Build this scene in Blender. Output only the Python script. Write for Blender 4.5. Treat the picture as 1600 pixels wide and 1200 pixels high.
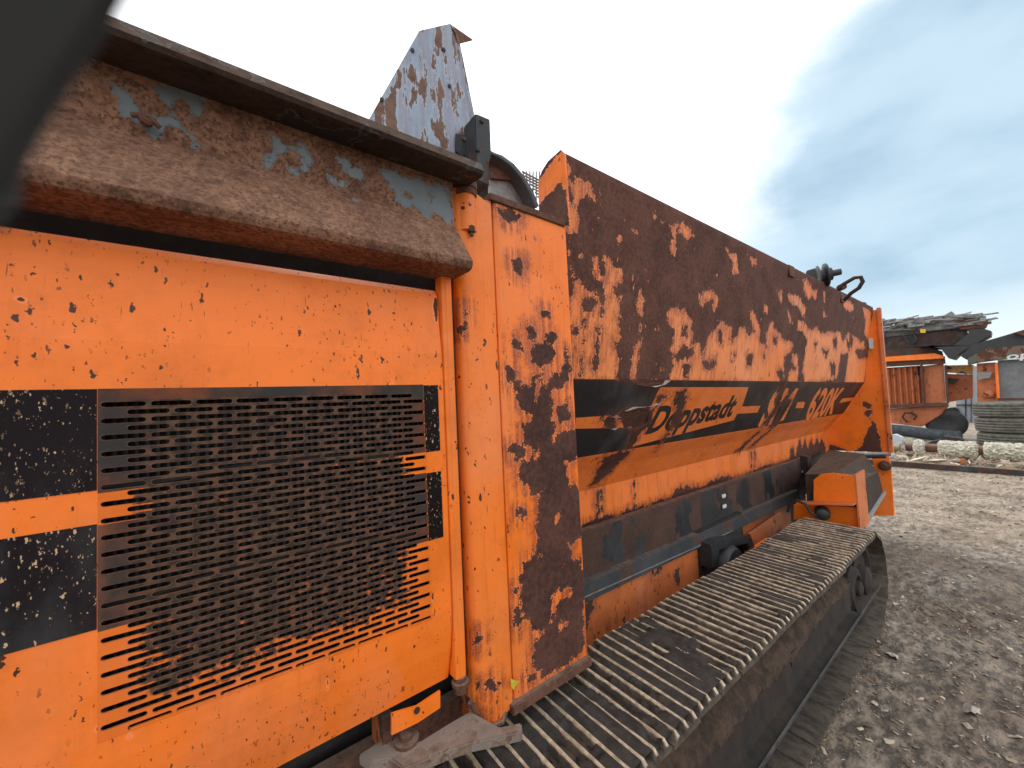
import bpy, bmesh, math, random
import numpy as np
from mathutils import Vector, Matrix
random.seed(7); rng = np.random.default_rng(7)
S = bpy.context.scene
for o in list(bpy.data.objects): bpy.data.objects.remove(o)
# ------------------------------------------------------------------ camera (design space: eye at origin, +X along the machine, +Y towards it)
H = 1.83                                  # eye height above the ground
F = 600.0                                 # focal length in pixels of the 1600 px wide photograph
def _d(u, v): w = np.array([u, v, F]); return w/np.linalg.norm(w)
AX = _d(790, -10); AZ = _d(-645, -14200); AZ = AZ-AX*(AZ@AX); AZ /= np.linalg.norm(AZ); AY = np.cross(AZ, AX)
R = np.stack([AX, AY, AZ])
cam = bpy.data.cameras.new('camera'); co = bpy.data.objects.new('camera', cam); S.collection.objects.link(co)
M3 = Matrix([[R[i][0], -R[i][1], -R[i][2]] for i in range(3)])
co.matrix_world = Matrix.Translation((0, 0, H)) @ M3.to_4x4()
cam.sensor_width = 36; cam.lens = 13.5; cam.clip_start = 0.005; cam.clip_end = 2000
cam.dof.use_dof = True; cam.dof.focus_distance = 1.7; cam.dof.aperture_fstop = 6.3
S.camera = co
# ------------------------------------------------------------------ world: Nishita sky behind a broken cloud deck
W = bpy.data.worlds.new('World'); S.world = W; W.use_nodes = True
nt = W.node_tree; nt.nodes.clear()
def ray(px, py): return R @ np.array([px-800., py-600., F])
SUN = np.array([0.20, 0.50, 0.84]); SUN /= np.linalg.norm(SUN)     # towards the sun, veiled by cloud
def NN(t, ty, **k):
    n = t.nodes.new(ty)
    for a, b in k.items(): setattr(n, a, b)
    return n
def sock(t, n, key, v):
    s = n.inputs[key]
    if hasattr(v, 'is_output') or isinstance(v, bpy.types.NodeSocket): t.links.new(v, s)
    else: s.default_value = v
def MM(t, op, a, b=0.0, c=0.0, clamp=False):
    n = NN(t, 'ShaderNodeMath', operation=op); n.use_clamp = clamp
    for i, v in enumerate((a, b, c)): sock(t, n, i, v)
    return n.outputs[0]
def MR(t, v, a, b, c=0.0, d=1.0, smooth=True):
    n = NN(t, 'ShaderNodeMapRange'); n.interpolation_type = 'SMOOTHSTEP' if smooth else 'LINEAR'
    for k, x in (('Value', v), ('From Min', a), ('From Max', b), ('To Min', c), ('To Max', d)): sock(t, n, k, x)
    return n.outputs[0]
def MIX(t, f, a, b, mode='MIX'):
    n = NN(t, 'ShaderNodeMix', data_type='RGBA', blend_type=mode)
    def st(i, v):
        if isinstance(v, bpy.types.NodeSocket): t.links.new(v, n.inputs[i])
        else: n.inputs[i].default_value = (*v[:3], 1) if hasattr(v, '__len__') else v
    if isinstance(f, bpy.types.NodeSocket): t.links.new(f, n.inputs[0])
    else: n.inputs[0].default_value = f
    st(6, a); st(7, b)
    return n.outputs[2]
def NOI(t, vec, scale, detail=4, rough=.55, dist=0.0):
    n = NN(t, 'ShaderNodeTexNoise'); n.inputs['Scale'].default_value = scale; n.inputs['Detail'].default_value = detail
    n.inputs['Roughness'].default_value = rough; n.inputs['Distortion'].default_value = dist
    if vec is not None: t.links.new(vec, n.inputs['Vector'])
    return n.outputs[0]
def MAPV(t, vec, sc, loc=(0, 0, 0), rot=(0, 0, 0)):
    n = NN(t, 'ShaderNodeMapping'); t.links.new(vec, n.inputs[0]); n.inputs['Scale'].default_value = sc
    n.inputs['Location'].default_value = loc; n.inputs['Rotation'].default_value = rot
    return n.outputs[0]
sky = NN(nt, 'ShaderNodeTexSky', sky_type='NISHITA'); sky.sun_disc = False
sky.sun_elevation = math.asin(SUN[2]); sky.sun_rotation = math.atan2(SUN[0], SUN[1])
bg1 = NN(nt, 'ShaderNodeBackground'); nt.links.new(sky.outputs[0], bg1.inputs[0]); bg1.inputs[1].default_value = 0.10
gen = NN(nt, 'ShaderNodeTexCoord').outputs['Generated']
cl1 = NOI(nt, MAPV(nt, gen, (1.2, 1.2, 2.0), (3.1, .4, .2)), 1.9, 7, .5, .3)
cl2 = NOI(nt, MAPV(nt, gen, (1.6, 1.6, 3.6), (1.3, 5, 0)), 1.6, 6, .5)
bd = R @ np.array([860., -250., F]); bd /= np.linalg.norm(bd)
dp = NN(nt, 'ShaderNodeVectorMath', operation='DOT_PRODUCT'); nt.links.new(gen, dp.inputs[0]); dp.inputs[1].default_value = bd
b = MM(nt, 'ADD', dp.outputs['Value'], MM(nt, 'MULTIPLY', MM(nt, 'SUBTRACT', cl1, .5), .38))
bright = MR(nt, b, .81, .95, 1., 0.)
sp = NN(nt, 'ShaderNodeSeparateXYZ'); nt.links.new(gen, sp.inputs[0])
hz = MR(nt, sp.outputs[2], .02, .20, 1., 0.)
cloud = MIX(nt, MR(nt, cl2, .32, .66), (.22, .34, .44), (.42, .54, .62))
hzb = MM(nt, 'MULTIPLY', hz, MR(nt, cl2, .42, .58))
cloud = MIX(nt, hzb, cloud, (.62, .68, .72))
cloud = MIX(nt, bright, cloud, MIX(nt, MR(nt, cl2, .3, .7), (.98, 1.0, 1.02), (1.22, 1.23, 1.23)))
bg2 = NN(nt, 'ShaderNodeBackground'); nt.links.new(cloud, bg2.inputs[0]); bg2.inputs[1].default_value = 1.0
mx = NN(nt, 'ShaderNodeMixShader'); mx.inputs[0].default_value = .88
nt.links.new(bg1.outputs[0], mx.inputs[1]); nt.links.new(bg2.outputs[0], mx.inputs[2])
wo = NN(nt, 'ShaderNodeOutputWorld'); nt.links.new(mx.outputs[0], wo.inputs[0])
sl = bpy.data.lights.new('sun', 'SUN'); sl.energy = 1.3; sl.angle = math.radians(25); sl.color = (1, .96, .9)
so = bpy.data.objects.new('sun', sl); S.collection.objects.link(so)
so.rotation_euler = Vector(-SUN).to_track_quat('-Z', 'Y').to_euler()
S.view_settings.view_transform = 'Standard'; S.view_settings.look = 'None'; S.view_settings.gamma = 1
S.view_settings.use_curve_mapping = False; S.view_settings.exposure = 0.68
S.render.engine = 'CYCLES'; S.cycles.max_bounces = 6; S.cycles.diffuse_bounces = 3

# ------------------------------------------------------------------ photograph -> real planes
class Pl:
    def __init__(s, p, n): s.p = np.array(p, float); s.n = np.array(n, float)/np.linalg.norm(n)
    def at(s, px, py): r = ray(px, py); return r*((s.p@s.n)/(r@s.n))
def PY(y): return Pl((0, y, 0), (0, 1, 0))
def PX(x): return Pl((x, 0, 0), (1, 0, 0))
def PZ(z): return Pl((0, 0, z), (0, 0, 1))
D = 1.05
# ------------------------------------------------------------------ object helpers
BASES = {}
def base_of(o):
    while o.parent: o = o.parent
    return np.array(o['_b'])
def thing(name, base, label, cat, group=None):
    o = bpy.data.objects.new(name, None); S.collection.objects.link(o)
    o.location = (base[0], base[1], base[2]+H); o['_b'] = list(map(float, base)); o.empty_display_size = .2
    o['label'] = label; o['category'] = cat
    if group: o['group'] = group
    return o
def link(name, me, mat, parent=None, base=None, kind=None, label=None):
    o = bpy.data.objects.new(name, me); S.collection.objects.link(o)
    if mat and not me.materials: me.materials.append(mat)
    if parent: o.parent = parent
    if kind: o['kind'] = kind
    if label: o['label'] = label
    return o
def setattr_(me, name, vals):
    a = me.attributes.new(name, 'FLOAT', 'POINT'); a.data.foreach_set('value', np.asarray(vals, np.float32))
def raw(name, V, Fc, mat, parent=None, base=(0, 0, -H), attrs=None, smooth=False, kind=None, label=None, cat=None, group=None):
    b = base_of(parent) if parent else np.array(base, float)
    V = np.asarray(V, float)
    me = bpy.data.meshes.new(name); me.from_pydata((V-b).tolist(), [], [tuple(int(i) for i in f) for f in Fc])
    for k, f in (attrs or {}).items(): setattr_(me, k, f(V))
    if smooth: me.shade_smooth()
    me.update()
    o = link(name, me, mat, parent, kind=kind)
    if not parent: o.location = (b[0], b[1], b[2]+H)
    if label: o['label'] = label
    if cat: o['category'] = cat
    if group: o['group'] = group
    return o
def grid_mesh(P):
    nu, nv = P.shape[:2]; V = P.reshape(-1, 3); Fc = []
    i = np.arange(nu-1)[:, None]*nv+np.arange(nv-1)[None, :]
    Fc = np.stack([i, i+1, i+nv+1, i+nv], -1).reshape(-1, 4)
    return V, Fc
def sheet(name, P, mat, parent, thick=.005, off=(0, 1, 0), attrs=None, smooth=False, mask=None, **k):
    """solid sheet from an (nu,nv,3) lattice, its back shifted by off*thick; mask drops cells"""
    nu, nv = P.shape[:2]; V, Fc = grid_mesh(P); n = len(V); Fl = []
    mk = np.ones((nu-1, nv-1), bool) if mask is None else mask
    fr = Fc.reshape(nu-1, nv-1, 4)
    V2 = V+np.array(off)*thick
    for a in range(nu-1):
        for c in range(nv-1):
            if not mk[a, c]: continue
            q = fr[a, c]; Fl.append(tuple(q)); Fl.append(tuple(q[::-1]+n))
            if a == 0 or not mk[a-1, c]: Fl.append((q[1], q[0], q[0]+n, q[1]+n))
            if a == nu-2 or not mk[a+1, c]: Fl.append((q[3], q[2], q[2]+n, q[3]+n))
            if c == 0 or not mk[a, c-1]: Fl.append((q[0], q[3], q[3]+n, q[0]+n))
            if c == nv-2 or not mk[a, c+1]: Fl.append((q[2], q[1], q[1]+n, q[2]+n))
    o = raw(name, np.vstack([V, V2]), Fl, mat, parent, attrs=attrs, **k)
    bm = bmesh.new(); bm.from_mesh(o.data); bmesh.ops.recalc_face_normals(bm, faces=bm.faces)
    bm.to_mesh(o.data); bm.free()
    if smooth:
        o.data.shade_smooth()
        try: o.data.set_sharp_from_angle(angle=math.radians(32))
        except Exception: pass
    return o
def lattice(prof0, prof1, us, axis=0):
    """profiles [(y,z)] swept along x (axis 0) or [(x,y)] swept along z (axis 2)"""
    p0 = np.array(prof0, float); p1 = np.array(prof1, float); u0, u1 = us[0], us[-1]; P = np.zeros((len(us), len(p0), 3))
    for i, u in enumerate(us):
        t = (u-u0)/(u1-u0); p = p0*(1-t)+p1*t
        if axis == 0: P[i, :, 0] = u; P[i, :, 1] = p[:, 0]; P[i, :, 2] = p[:, 1]
        else: P[i, :, 2] = u; P[i, :, 0] = p[:, 0]; P[i, :, 1] = p[:, 1]
    return P
def dens(pts, step):
    out = [np.array(pts[0], float)]
    for a, b_ in zip(pts[:-1], pts[1:]):
        a = np.array(a, float); b_ = np.array(b_, float); n = max(1, int(np.ceil(np.linalg.norm(b_-a)/step)))
        for i in range(1, n+1): out.append(a+(b_-a)*i/n)
    return np.array(out)
def plate(name, pts, plane, depth, mat, parent, step=None, attrs=None, away=None, bevel=0, holes=(), px=True, **k):
    """solid plate: outline traced on a real plane, extruded away from the eye by depth"""
    P = [plane.at(*p) if px else np.array(p, float) for p in pts]
    n = np.array(away, float) if away is not None else plane.n*np.sign(plane.p@plane.n or 1)
    bm = bmesh.new(); vs = [bm.verts.new(p) for p in P]; f = bm.faces.new(vs)
    if depth:
        r = bmesh.ops.extrude_face_region(bm, geom=[f]); bmesh.ops.translate(bm, verts=[g for g in r['geom'] if isinstance(g, bmesh.types.BMVert)], vec=n*depth)
    bmesh.ops.recalc_face_normals(bm, faces=bm.faces)
    if bevel: bmesh.ops.bevel(bm, geom=list(bm.edges), offset=bevel, segments=2, affect='EDGES', clamp_overlap=True)
    if step:
        c = np.array([v.co for v in bm.verts])
        for ax in range(3):
            lo, hi = c[:, ax].min(), c[:, ax].max()
            if hi-lo < step*1.5: continue
            no = [0, 0, 0]; no[ax] = 1
            for q in np.arange(lo+step, hi-step*.3, step):
                pc = [0, 0, 0]; pc[ax] = q
                bmesh.ops.bisect_plane(bm, geom=bm.verts[:]+bm.edges[:]+bm.faces[:], plane_co=pc, plane_no=no)
        bmesh.ops.triangulate(bm, faces=bm.faces)
    V = np.array([v.co[:] for v in bm.verts]); Fc = [[v.index for v in f.verts] for f in bm.faces] if not bm.verts.index_update() else 0
    bm.free()
    return raw(name, V, Fc, mat, parent, attrs=attrs, **k)
def boxV(c, s, rot=None):
    c = np.array(c); h = np.array(s)/2
    V = np.array([[x, y, z] for x in (-1, 1) for y in (-1, 1) for z in (-1, 1)])*h
    if rot is not None: V = V@np.array(rot).T
    return V+c, [(0, 1, 3, 2), (4, 6, 7, 5), (0, 4, 5, 1), (2, 3, 7, 6), (0, 2, 6, 4), (1, 5, 7, 3)]
class MB:
    def __init__(s): s.V = []; s.F = []; s.n = 0
    def add(s, V, Fc):
        s.V.append(np.asarray(V, float)); s.F += [tuple(int(i)+s.n for i in f) for f in Fc]; s.n += len(V); return s
    def box(s, c, d, rot=None): return s.add(*boxV(c, d, rot))
    def tube(s, pts, r, seg=10, cap=True):
        pts = [np.array(p, float) for p in pts]; rs = r if hasattr(r, '__len__') else [r]*len(pts)
        V = []; up = None
        for i, p in enumerate(pts):
            t = pts[min(i+1, len(pts)-1)]-pts[max(i-1, 0)]; t /= np.linalg.norm(t)
            if up is None: up = np.array([0, 0, 1.]) if abs(t[2]) < .9 else np.array([1., 0, 0])
            a = up-t*(up@t); a /= np.linalg.norm(a); b_ = np.cross(t, a); up = a
            for j in range(seg): q = 2*math.pi*j/seg; V.append(p+rs[i]*(a*math.cos(q)+b_*math.sin(q)))
        Fc = [(i*seg+j, i*seg+(j+1) % seg, (i+1)*seg+(j+1) % seg, (i+1)*seg+j) for i in range(len(pts)-1) for j in range(seg)]
        if cap: Fc += [tuple(range(seg))[::-1], tuple((len(pts)-1)*seg+j for j in range(seg))]
        return s.add(V, Fc)
    def lathe(s, c, ax, prof, seg=24):
        """prof [(along, radius)]"""
        ax = np.array(ax, float); ax /= np.linalg.norm(ax); a = np.cross(ax, [0, 0, 1.]) if abs(ax[2]) < .9 else np.cross(ax, [1., 0, 0])
        a /= np.linalg.norm(a); b_ = np.cross(ax, a); V = []
        for h, r in prof:
            for j in range(seg): q = 2*math.pi*j/seg; V.append(np.array(c)+ax*h+r*(a*math.cos(q)+b_*math.sin(q)))
        m = len(prof)
        Fc = [(i*seg+j, i*seg+(j+1) % seg, (i+1)*seg+(j+1) % seg, (i+1)*seg+j) for i in range(m-1) for j in range(seg)]
        Fc += [tuple(range(seg))[::-1], tuple((m-1)*seg+j for j in range(seg))]
        return s.add(V, Fc)
    def build(s, name, mat, parent=None, bevel=0, smooth=False, **k):
        V = np.vstack(s.V); o = raw(name, V, s.F, mat, parent, **k)
        bm = bmesh.new(); bm.from_mesh(o.data); bmesh.ops.recalc_face_normals(bm, faces=bm.faces)
        if bevel: bmesh.ops.bevel(bm, geom=list(bm.edges), offset=bevel, segments=2, affect='EDGES', clamp_overlap=True)
        bm.to_mesh(o.data); bm.free()
        if smooth:
            o.data.shade_smooth()
            try: o.data.set_sharp_from_angle(angle=math.radians(38))
            except Exception: pass
        return o
# ------------------------------------------------------------------ signed distance to hand-traced rust / paint outlines
def sdf_one(P, poly):
    A = np.array(poly); B = np.roll(A, -1, 0); d = np.full(len(P), 9.); ins = np.zeros(len(P), bool)
    for a, b_ in zip(A, B):
        e = b_-a; w = P-a; t = np.clip((w@e)/(e@e+1e-12), 0, 1); q = w-t[:, None]*e; d = np.minimum(d, np.hypot(q[:, 0], q[:, 1]))
        c = ((a[1] > P[:, 1]) != (b_[1] > P[:, 1]))
        with np.errstate(divide='ignore', invalid='ignore'):
            xi = (b_[0]-a[0])*(P[:, 1]-a[1])/(b_[1]-a[1])+a[0]
        ins ^= c & (P[:, 0] < xi)
    return np.where(ins, d, -d)
def conv(polys, plane, z=(0, 0, 1.), ax=(0, 2)):
    """pixel outlines (zoomed by z = ox, oy, scale) -> real 2D coordinates on the plane"""
    return [np.array([plane.at(z[0]+p[0]*z[2], z[1]+p[1]*z[2])[list(ax)] for p in poly]) for poly in polys]
def rustfn(plus, minus=(), plus2=(), base=-.5, ax=(0, 2)):
    def f(V):
        P = np.asarray(V)[:, list(ax)]; r = np.full(len(P), base)
        for q in plus: r = np.maximum(r, sdf_one(P, q))
        for q in minus: r = np.minimum(r, -sdf_one(P, q))
        for q in plus2: r = np.maximum(r, sdf_one(P, q))
        return np.clip(r, -.5, .5)+1
    return f
# ------------------------------------------------------------------ materials
ORANGE = (.88, .185, .012); BLACK = (.012, .012, .014); GREY = (.045, .055, .062)
def paint(name, base, fade=None, speck=0, fleck=0, bias=0, scratch=None, wash=.3, rough=.42, rust=((.055, .024, .017), (.125, .054, .036)), amp=.03, nsc=16, auto=None, chip=.0, chips=(30, 30, 22),
          streak=0., stain=.7, dust=0., dustcol=(.30, .24, .19), edgecol=None, bump=.35, bands=None, chipcol=None, spec=.3, rr=.85):
    m = bpy.data.materials.new(name); m.use_nodes = True; t = m.node_tree; t.nodes.clear()
    v = NN(t, 'ShaderNodeTexCoord').outputs['Object']
    at = NN(t, 'ShaderNodeAttribute', attribute_name='rust').outputs['Fac']
    n1 = NOI(t, v, nsc, 6, .62); n2 = NOI(t, v, nsc*6, 4, .6); n0 = NOI(t, v, 1.7, 3, .5); st = NOI(t, MAPV(t, v, (70, 70, 2.2)), 1, 4, .6)
    st2 = NOI(t, MAPV(t, v, (26, 26, 1.1), (4, 4, 1)), 1, 5, .7)
    wob = MM(t, 'ADD', MM(t, 'MULTIPLY', MM(t, 'SUBTRACT', n1, .5), amp*3.), MM(t, 'MULTIPLY', MM(t, 'SUBTRACT', n2, .5), amp*1.5))
    r = MM(t, 'ADD', MM(t, 'SUBTRACT', at, 1.+bias), wob)
    if auto:
        sc, thr, stretch = auto
        na = NOI(t, MAPV(t, v, (1, 1, stretch)), sc, 7, .6)
        r = MM(t, 'MAXIMUM', r, MM(t, 'MULTIPLY', MM(t, 'SUBTRACT', na, thr), 2.2/sc))
    if fleck:
        fk = MM(t, 'MULTIPLY', MR(t, NOI(t, MAPV(t, v, (38, 38, 13), (7, 1, 2)), 1, 4, .6), .68, .70), MR(t, NOI(t, v, 2.6, 2), .47, .56))
        r = MM(t, 'SUBTRACT', r, MM(t, 'MULTIPLY', fk, .5))
    mask = MM(t, 'MULTIPLY_ADD', r, 700., .5, clamp=True)
    f2 = fade or tuple(min(1, c*1.02+.012) for c in base)
    col = MIX(t, MR(t, n0, .35, .65), base, f2)
    if bands:
        for z0, z1, c2 in bands:
            s = NN(t, 'ShaderNodeSeparateXYZ'); t.links.new(v, s.inputs[0]); zz = s.outputs[2]
            k = MM(t, 'MULTIPLY', MM(t, 'GREATER_THAN', zz, z0), MM(t, 'LESS_THAN', zz, z1)); col = MIX(t, k, col, c2)
    # faint dirt
    col = MIX(t, MM(t, 'MULTIPLY', MR(t, NOI(t, v, 5, 9, .7), .42, .72), .42), col, tuple(c*.5 for c in base))
    col = MIX(t, MM(t, 'MULTIPLY', MR(t, NOI(t, MAPV(t, v, (1, 1, .5), (3, 3, 3)), 3.1, 8, .62), .50, .68), wash), col, tuple(min(1, c*.85+.10) for c in base))
    if streak:
        sk = MM(t, 'MULTIPLY', MR(t, st, .56, .70), MR(t, NOI(t, v, 3, 2), .42, .58)); sk2 = MM(t, 'MULTIPLY', MR(t, st2, .52, .72), .6)
        col = MIX(t, MM(t, 'MULTIPLY', MM(t, 'MAXIMUM', sk, sk2), streak), col, (.085, .028, .014))
    ec = edgecol or tuple(min(1, c*1.0+.10) for c in base)
    nr = MM(t, 'MULTIPLY', MR(t, r, -.055, 0.), MR(t, MM(t, 'ADD', st, MM(t, 'MULTIPLY', n2, .4)), .55, .80))
    col = MIX(t, MM(t, 'MULTIPLY', nr, stain), col, (.26, .055, .025))
    col = MIX(t, MM(t, 'MULTIPLY', MR(t, r, -.006, -.001), .65), col, ec)
    if scratch:
        sg = MM(t, 'MULTIPLY', MR(t, NOI(t, MAPV(t, v, (170, 20, 11), (0, 0, 0), (0, .42, 0)), 1, 2, .5), .725, .745), MR(t, NOI(t, v, 3.7, 2), .42, .5))
        col = MIX(t, sg, col, scratch)
    cm = None
    if chip:
        for q, sc in enumerate(chips):
            vo = NN(t, 'ShaderNodeTexVoronoi'); vo.inputs['Scale'].default_value = sc; vo.inputs['Randomness'].default_value = 1
            wv = NN(t, 'ShaderNodeVectorMath', operation='ADD'); t.links.new(MAPV(t, v, (1.25, 1.25, .5), (q*3.1, 0, q), (0, .25, 0)), wv.inputs[0])
            nz = NN(t, 'ShaderNodeTexNoise'); nz.inputs['Scale'].default_value = sc*1.3; t.links.new(v, nz.inputs['Vector'])
            sc_ = NN(t, 'ShaderNodeVectorMath', operation='SCALE'); t.links.new(nz.outputs['Color'], sc_.inputs[0]); sc_.inputs['Scale'].default_value = .9/sc
            sc_.inputs['Scale'].default_value = 1.3/sc; t.links.new(sc_.outputs[0], wv.inputs[1]); t.links.new(wv.outputs[0], vo.inputs['Vector'])
            cr = NN(t, 'ShaderNodeSeparateColor'); t.links.new(vo.outputs['Color'], cr.inputs[0])
            rad = MM(t, 'MULTIPLY', MM(t, 'POWER', cr.outputs[0], 6.), chip*.40)
            k = MM(t, 'MULTIPLY', MM(t, 'SUBTRACT', rad, vo.outputs['Distance']), 25., clamp=True)
            k = MM(t, 'MULTIPLY', k, MR(t, NOI(t, v, 4.3+q, 3), .42, .56))
            cm = k if cm is None else MM(t, 'MAXIMUM', cm, k)
        col = MIX(t, cm, col, chipcol or (.06, .022, .014))
    rn = NOI(t, v, 55, 8, .7); rl = NOI(t, v, 6, 4)
    rc = MIX(t, MR(t, MM(t, 'ADD', MM(t, 'MULTIPLY', rn, .6), MM(t, 'MULTIPLY', rl, .4)), .36, .64), rust[0], rust[1])
    rc = MIX(t, MM(t, 'MULTIPLY', MR(t, NOI(t, v, 260, 2), .60, .72), .35), rc, tuple(min(1, c*2.1) for c in rust[1]))
    if speck: rc = MIX(t, MM(t, 'MULTIPLY', MR(t, NOI(t, v, 130, 3, .6), .53, .60), speck), rc, tuple(c*.75 for c in rust[0]))
    col = MIX(t, mask, col, rc)
    if dust:
        ge = NN(t, 'ShaderNodeNewGeometry'); s = NN(t, 'ShaderNodeSeparateXYZ'); t.links.new(ge.outputs['Normal'], s.inputs[0])
        k = MM(t, 'MULTIPLY', MR(t, s.outputs[2], .2, .9), MR(t, NOI(t, v, 22, 6, .7), .3, .6)); col = MIX(t, MM(t, 'MULTIPLY', k, dust), col, dustcol)
    ro = MM(t, 'ADD', MM(t, 'MULTIPLY', mask, rr-rough), MM(t, 'ADD', rough, MM(t, 'MULTIPLY', MM(t, 'SUBTRACT', NOI(t, v, 9, 5), .5), .25)))
    hgt = MM(t, 'ADD', MM(t, 'MULTIPLY', mask, MM(t, 'SUBTRACT', MM(t, 'MULTIPLY', rn, .7), .9)), MM(t, 'MULTIPLY', NOI(t, v, 2.3, 2), 3.))
    if cm is not None: hgt = MM(t, 'SUBTRACT', hgt, MM(t, 'MULTIPLY', cm, .5))
    bu = NN(t, 'ShaderNodeBump'); bu.inputs['Strength'].default_value = bump; bu.inputs['Distance'].default_value = .004; t.links.new(hgt, bu.inputs['Height'])
    bs = NN(t, 'ShaderNodeBsdfPrincipled'); t.links.new(col, bs.inputs['Base Color']); t.links.new(ro, bs.inputs['Roughness']); t.links.new(bu.outputs[0], bs.inputs['Normal'])
    bs.inputs['Specular IOR Level'].default_value = spec
    out = NN(t, 'ShaderNodeOutputMaterial'); t.links.new(bs.outputs[0], out.inputs[0])
    return m
def rough_mat(name, c1, c2, c3=None, sc=20, rough=.9, bump=.6, bd_=.01, stretch=(1, 1, 1), k3=.62, wet=0):
    m = bpy.data.materials.new(name); m.use_nodes = True; t = m.node_tree; t.nodes.clear()
    v = MAPV(t, NN(t, 'ShaderNodeTexCoord').outputs['Object'], stretch)
    a = NOI(t, v, sc, 8, .65); c = MIX(t, MR(t, a, .35, .65), c1, c2)
    b_ = NOI(t, v, sc*5, 5, .7)
    c = MIX(t, MM(t, 'MULTIPLY', MR(t, b_, .4, .7), .35), c, tuple(x*.5 for x in c1))
    if c3: c = MIX(t, MR(t, b_, k3, k3+.07), c, c3)
    bu = NN(t, 'ShaderNodeBump'); bu.inputs['Strength'].default_value = bump; bu.inputs['Distance'].default_value = bd_
    t.links.new(MM(t, 'ADD', a, MM(t, 'MULTIPLY', b_, .4)), bu.inputs['Height'])
    bs = NN(t, 'ShaderNodeBsdfPrincipled'); t.links.new(c, bs.inputs['Base Color']); t.links.new(bu.outputs[0], bs.inputs['Normal'])
    if wet: t.links.new(MR(t, NOI(t, v, sc*.07, 4), .4, .62, rough, rough-wet), bs.inputs['Roughness'])
    else: bs.inputs['Roughness'].default_value = rough
    out = NN(t, 'ShaderNodeOutputMaterial'); t.links.new(bs.outputs[0], out.inputs[0])
    return m
OR = ORANGE
m_door = paint('orange_door_paint', OR, chip=1.0, chips=(60, 110, 150), scratch=(.10, .035, .015), streak=.07, stain=.12, rough=.38, amp=.006)
m_orange = paint('orange_post_paint', OR, fade=(.80, .21, .045), chip=.9, chips=(45, 80), streak=.18, stain=1., bias=-.002, amp=.028, scratch=(.10, .04, .02), rust=((.042, .017, .013), (.105, .043, .030)), nsc=34, rough=.4)
m_hopper = paint('orange_hopper_paint', (.80, .20, .035), fade=(.80, .26, .08), chip=.8, chips=(26,), streak=.8, amp=.040, bias=-.001, nsc=20, rough=.45, stain=.9, fleck=1, rust=((.055, .021, .015), (.135, .055, .037)))
m_hoplow = paint('orange_hopper_lower_paint', (.80, .19, .03), chip=.8, chips=(26,), streak=.4, amp=.045, nsc=20, rough=.45, stain=.9, rust=((.045, .018, .013), (.11, .045, .030)))
m_gusset = paint('orange_gusset_paint', OR, chip=.8, chips=(30,), stain=.3, streak=.0, amp=.022, auto=(7, .72, .8))
m_scuffed = paint('scuffed_orange_paint', (.46, .135, .045), chip=1.2, chips=(20, 40), streak=.25, auto=(5, .62, .8), dust=.3)
m_chassis = paint('scuffed_chassis_orange', (.62, .17, .05), chip=1, chips=(30, 60), streak=.25, auto=(4, .61, .8), dust=.2, rust=((.055, .026, .02), (.12, .055, .04)))
m_rust = paint('bare_rusty_steel', (.10, .045, .03), rough=.8, auto=(3, .3, 1), dust=.45, rust=((.06, .027, .019), (.15, .068, .043)))
m_beam = paint('rusty_beam_grey_paint', (.16, .185, .20), rust=((.095, .045, .030), (.285, .150, .092)), speck=.8, bias=.002, amp=.022, spec=.15, nsc=30, rough=.55, stain=0, edgecol=(.09, .12, .13), dust=.3, dustcol=(.36, .22, .155), bump=.5)
m_flange = paint('brown_black_tube_paint', (.02, .016, .015), spec=.15, rust=((.025, .016, .013), (.06, .036, .027)), auto=(5, .45, 1), dust=.9, dustcol=(.33, .235, .17), rough=.6, stain=0)  # dust tint paints the lit top edge, near-black base the shaded underside
m_tri = paint('flaking_bluegrey_paint', (.27, .35, .44), fade=(.33, .41, .50), rust=((.12, .068, .052), (.20, .125, .095)), auto=(24, .545, .30), stain=.3, edgecol=(.36, .42, .5), rough=.6, spec=.2)
m_black = paint('black_stripe_film', (.008, .005, .006), fade=(.013, .009, .011), chip=1.1, scratch=(.62, .22, .05), chips=(130, 210, 300), chipcol=(.55, .36, .22), rough=.45, spec=.08, amp=.010, nsc=30, stain=.15, edgecol=(.04, .03, .03), streak=.05)
m_blackh = paint('black_hopper_film', (.013, .014, .016), fade=(.024, .024, .026), chip=.5, chips=(40,), chipcol=(.05, .03, .02), rough=.42, spec=.15, amp=.014, nsc=26, dust=.0, stain=.2, edgecol=(.30, .10, .05), streak=.6)
m_steelblue = paint('black_painted_beam', (.020, .022, .025), fade=(.036, .039, .043), rust=((.045, .024, .018), (.085, .045, .033)), auto=(5, .485, .6), amp=.06, nsc=30, rough=.5, stain=0, edgecol=(.045, .03, .025), dust=.3, streak=.2)
m_rail = paint('dark_grey_rail', (.045, .049, .053), rust=((.055, .033, .025), (.09, .055, .04)), auto=(6, .6, .7), rough=.5, stain=0, dust=.3, edgecol=(.08, .08, .08))
m_plastic = rough_mat('black_rubber', (.016, .017, .019), (.03, .031, .034), (.10, .09, .08), sc=14, rough=.5, bump=.2, bd_=.002, k3=.68)
m_steel = rough_mat('dull_steel', (.16, .15, .14), (.26, .25, .24), (.10, .06, .045), sc=30, rough=.45, bump=.2, bd_=.001)
m_white = rough_mat('white_bolt_paint', (.55, .55, .52), (.7, .7, .68), (.08, .06, .05), sc=60, rough=.6, bump=.2, bd_=.001)
m_dark = rough_mat('oily_dark_steel', (.012, .010, .010), (.03, .025, .022), sc=12, rough=.7, bump=.4, bd_=.002)
m_fin = rough_mat('dusty_radiator_fins', (.010, .010, .013), (.022, .022, .028), sc=8, rough=.7, bump=.1, bd_=.001, stretch=(6, 6, 1))

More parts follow.
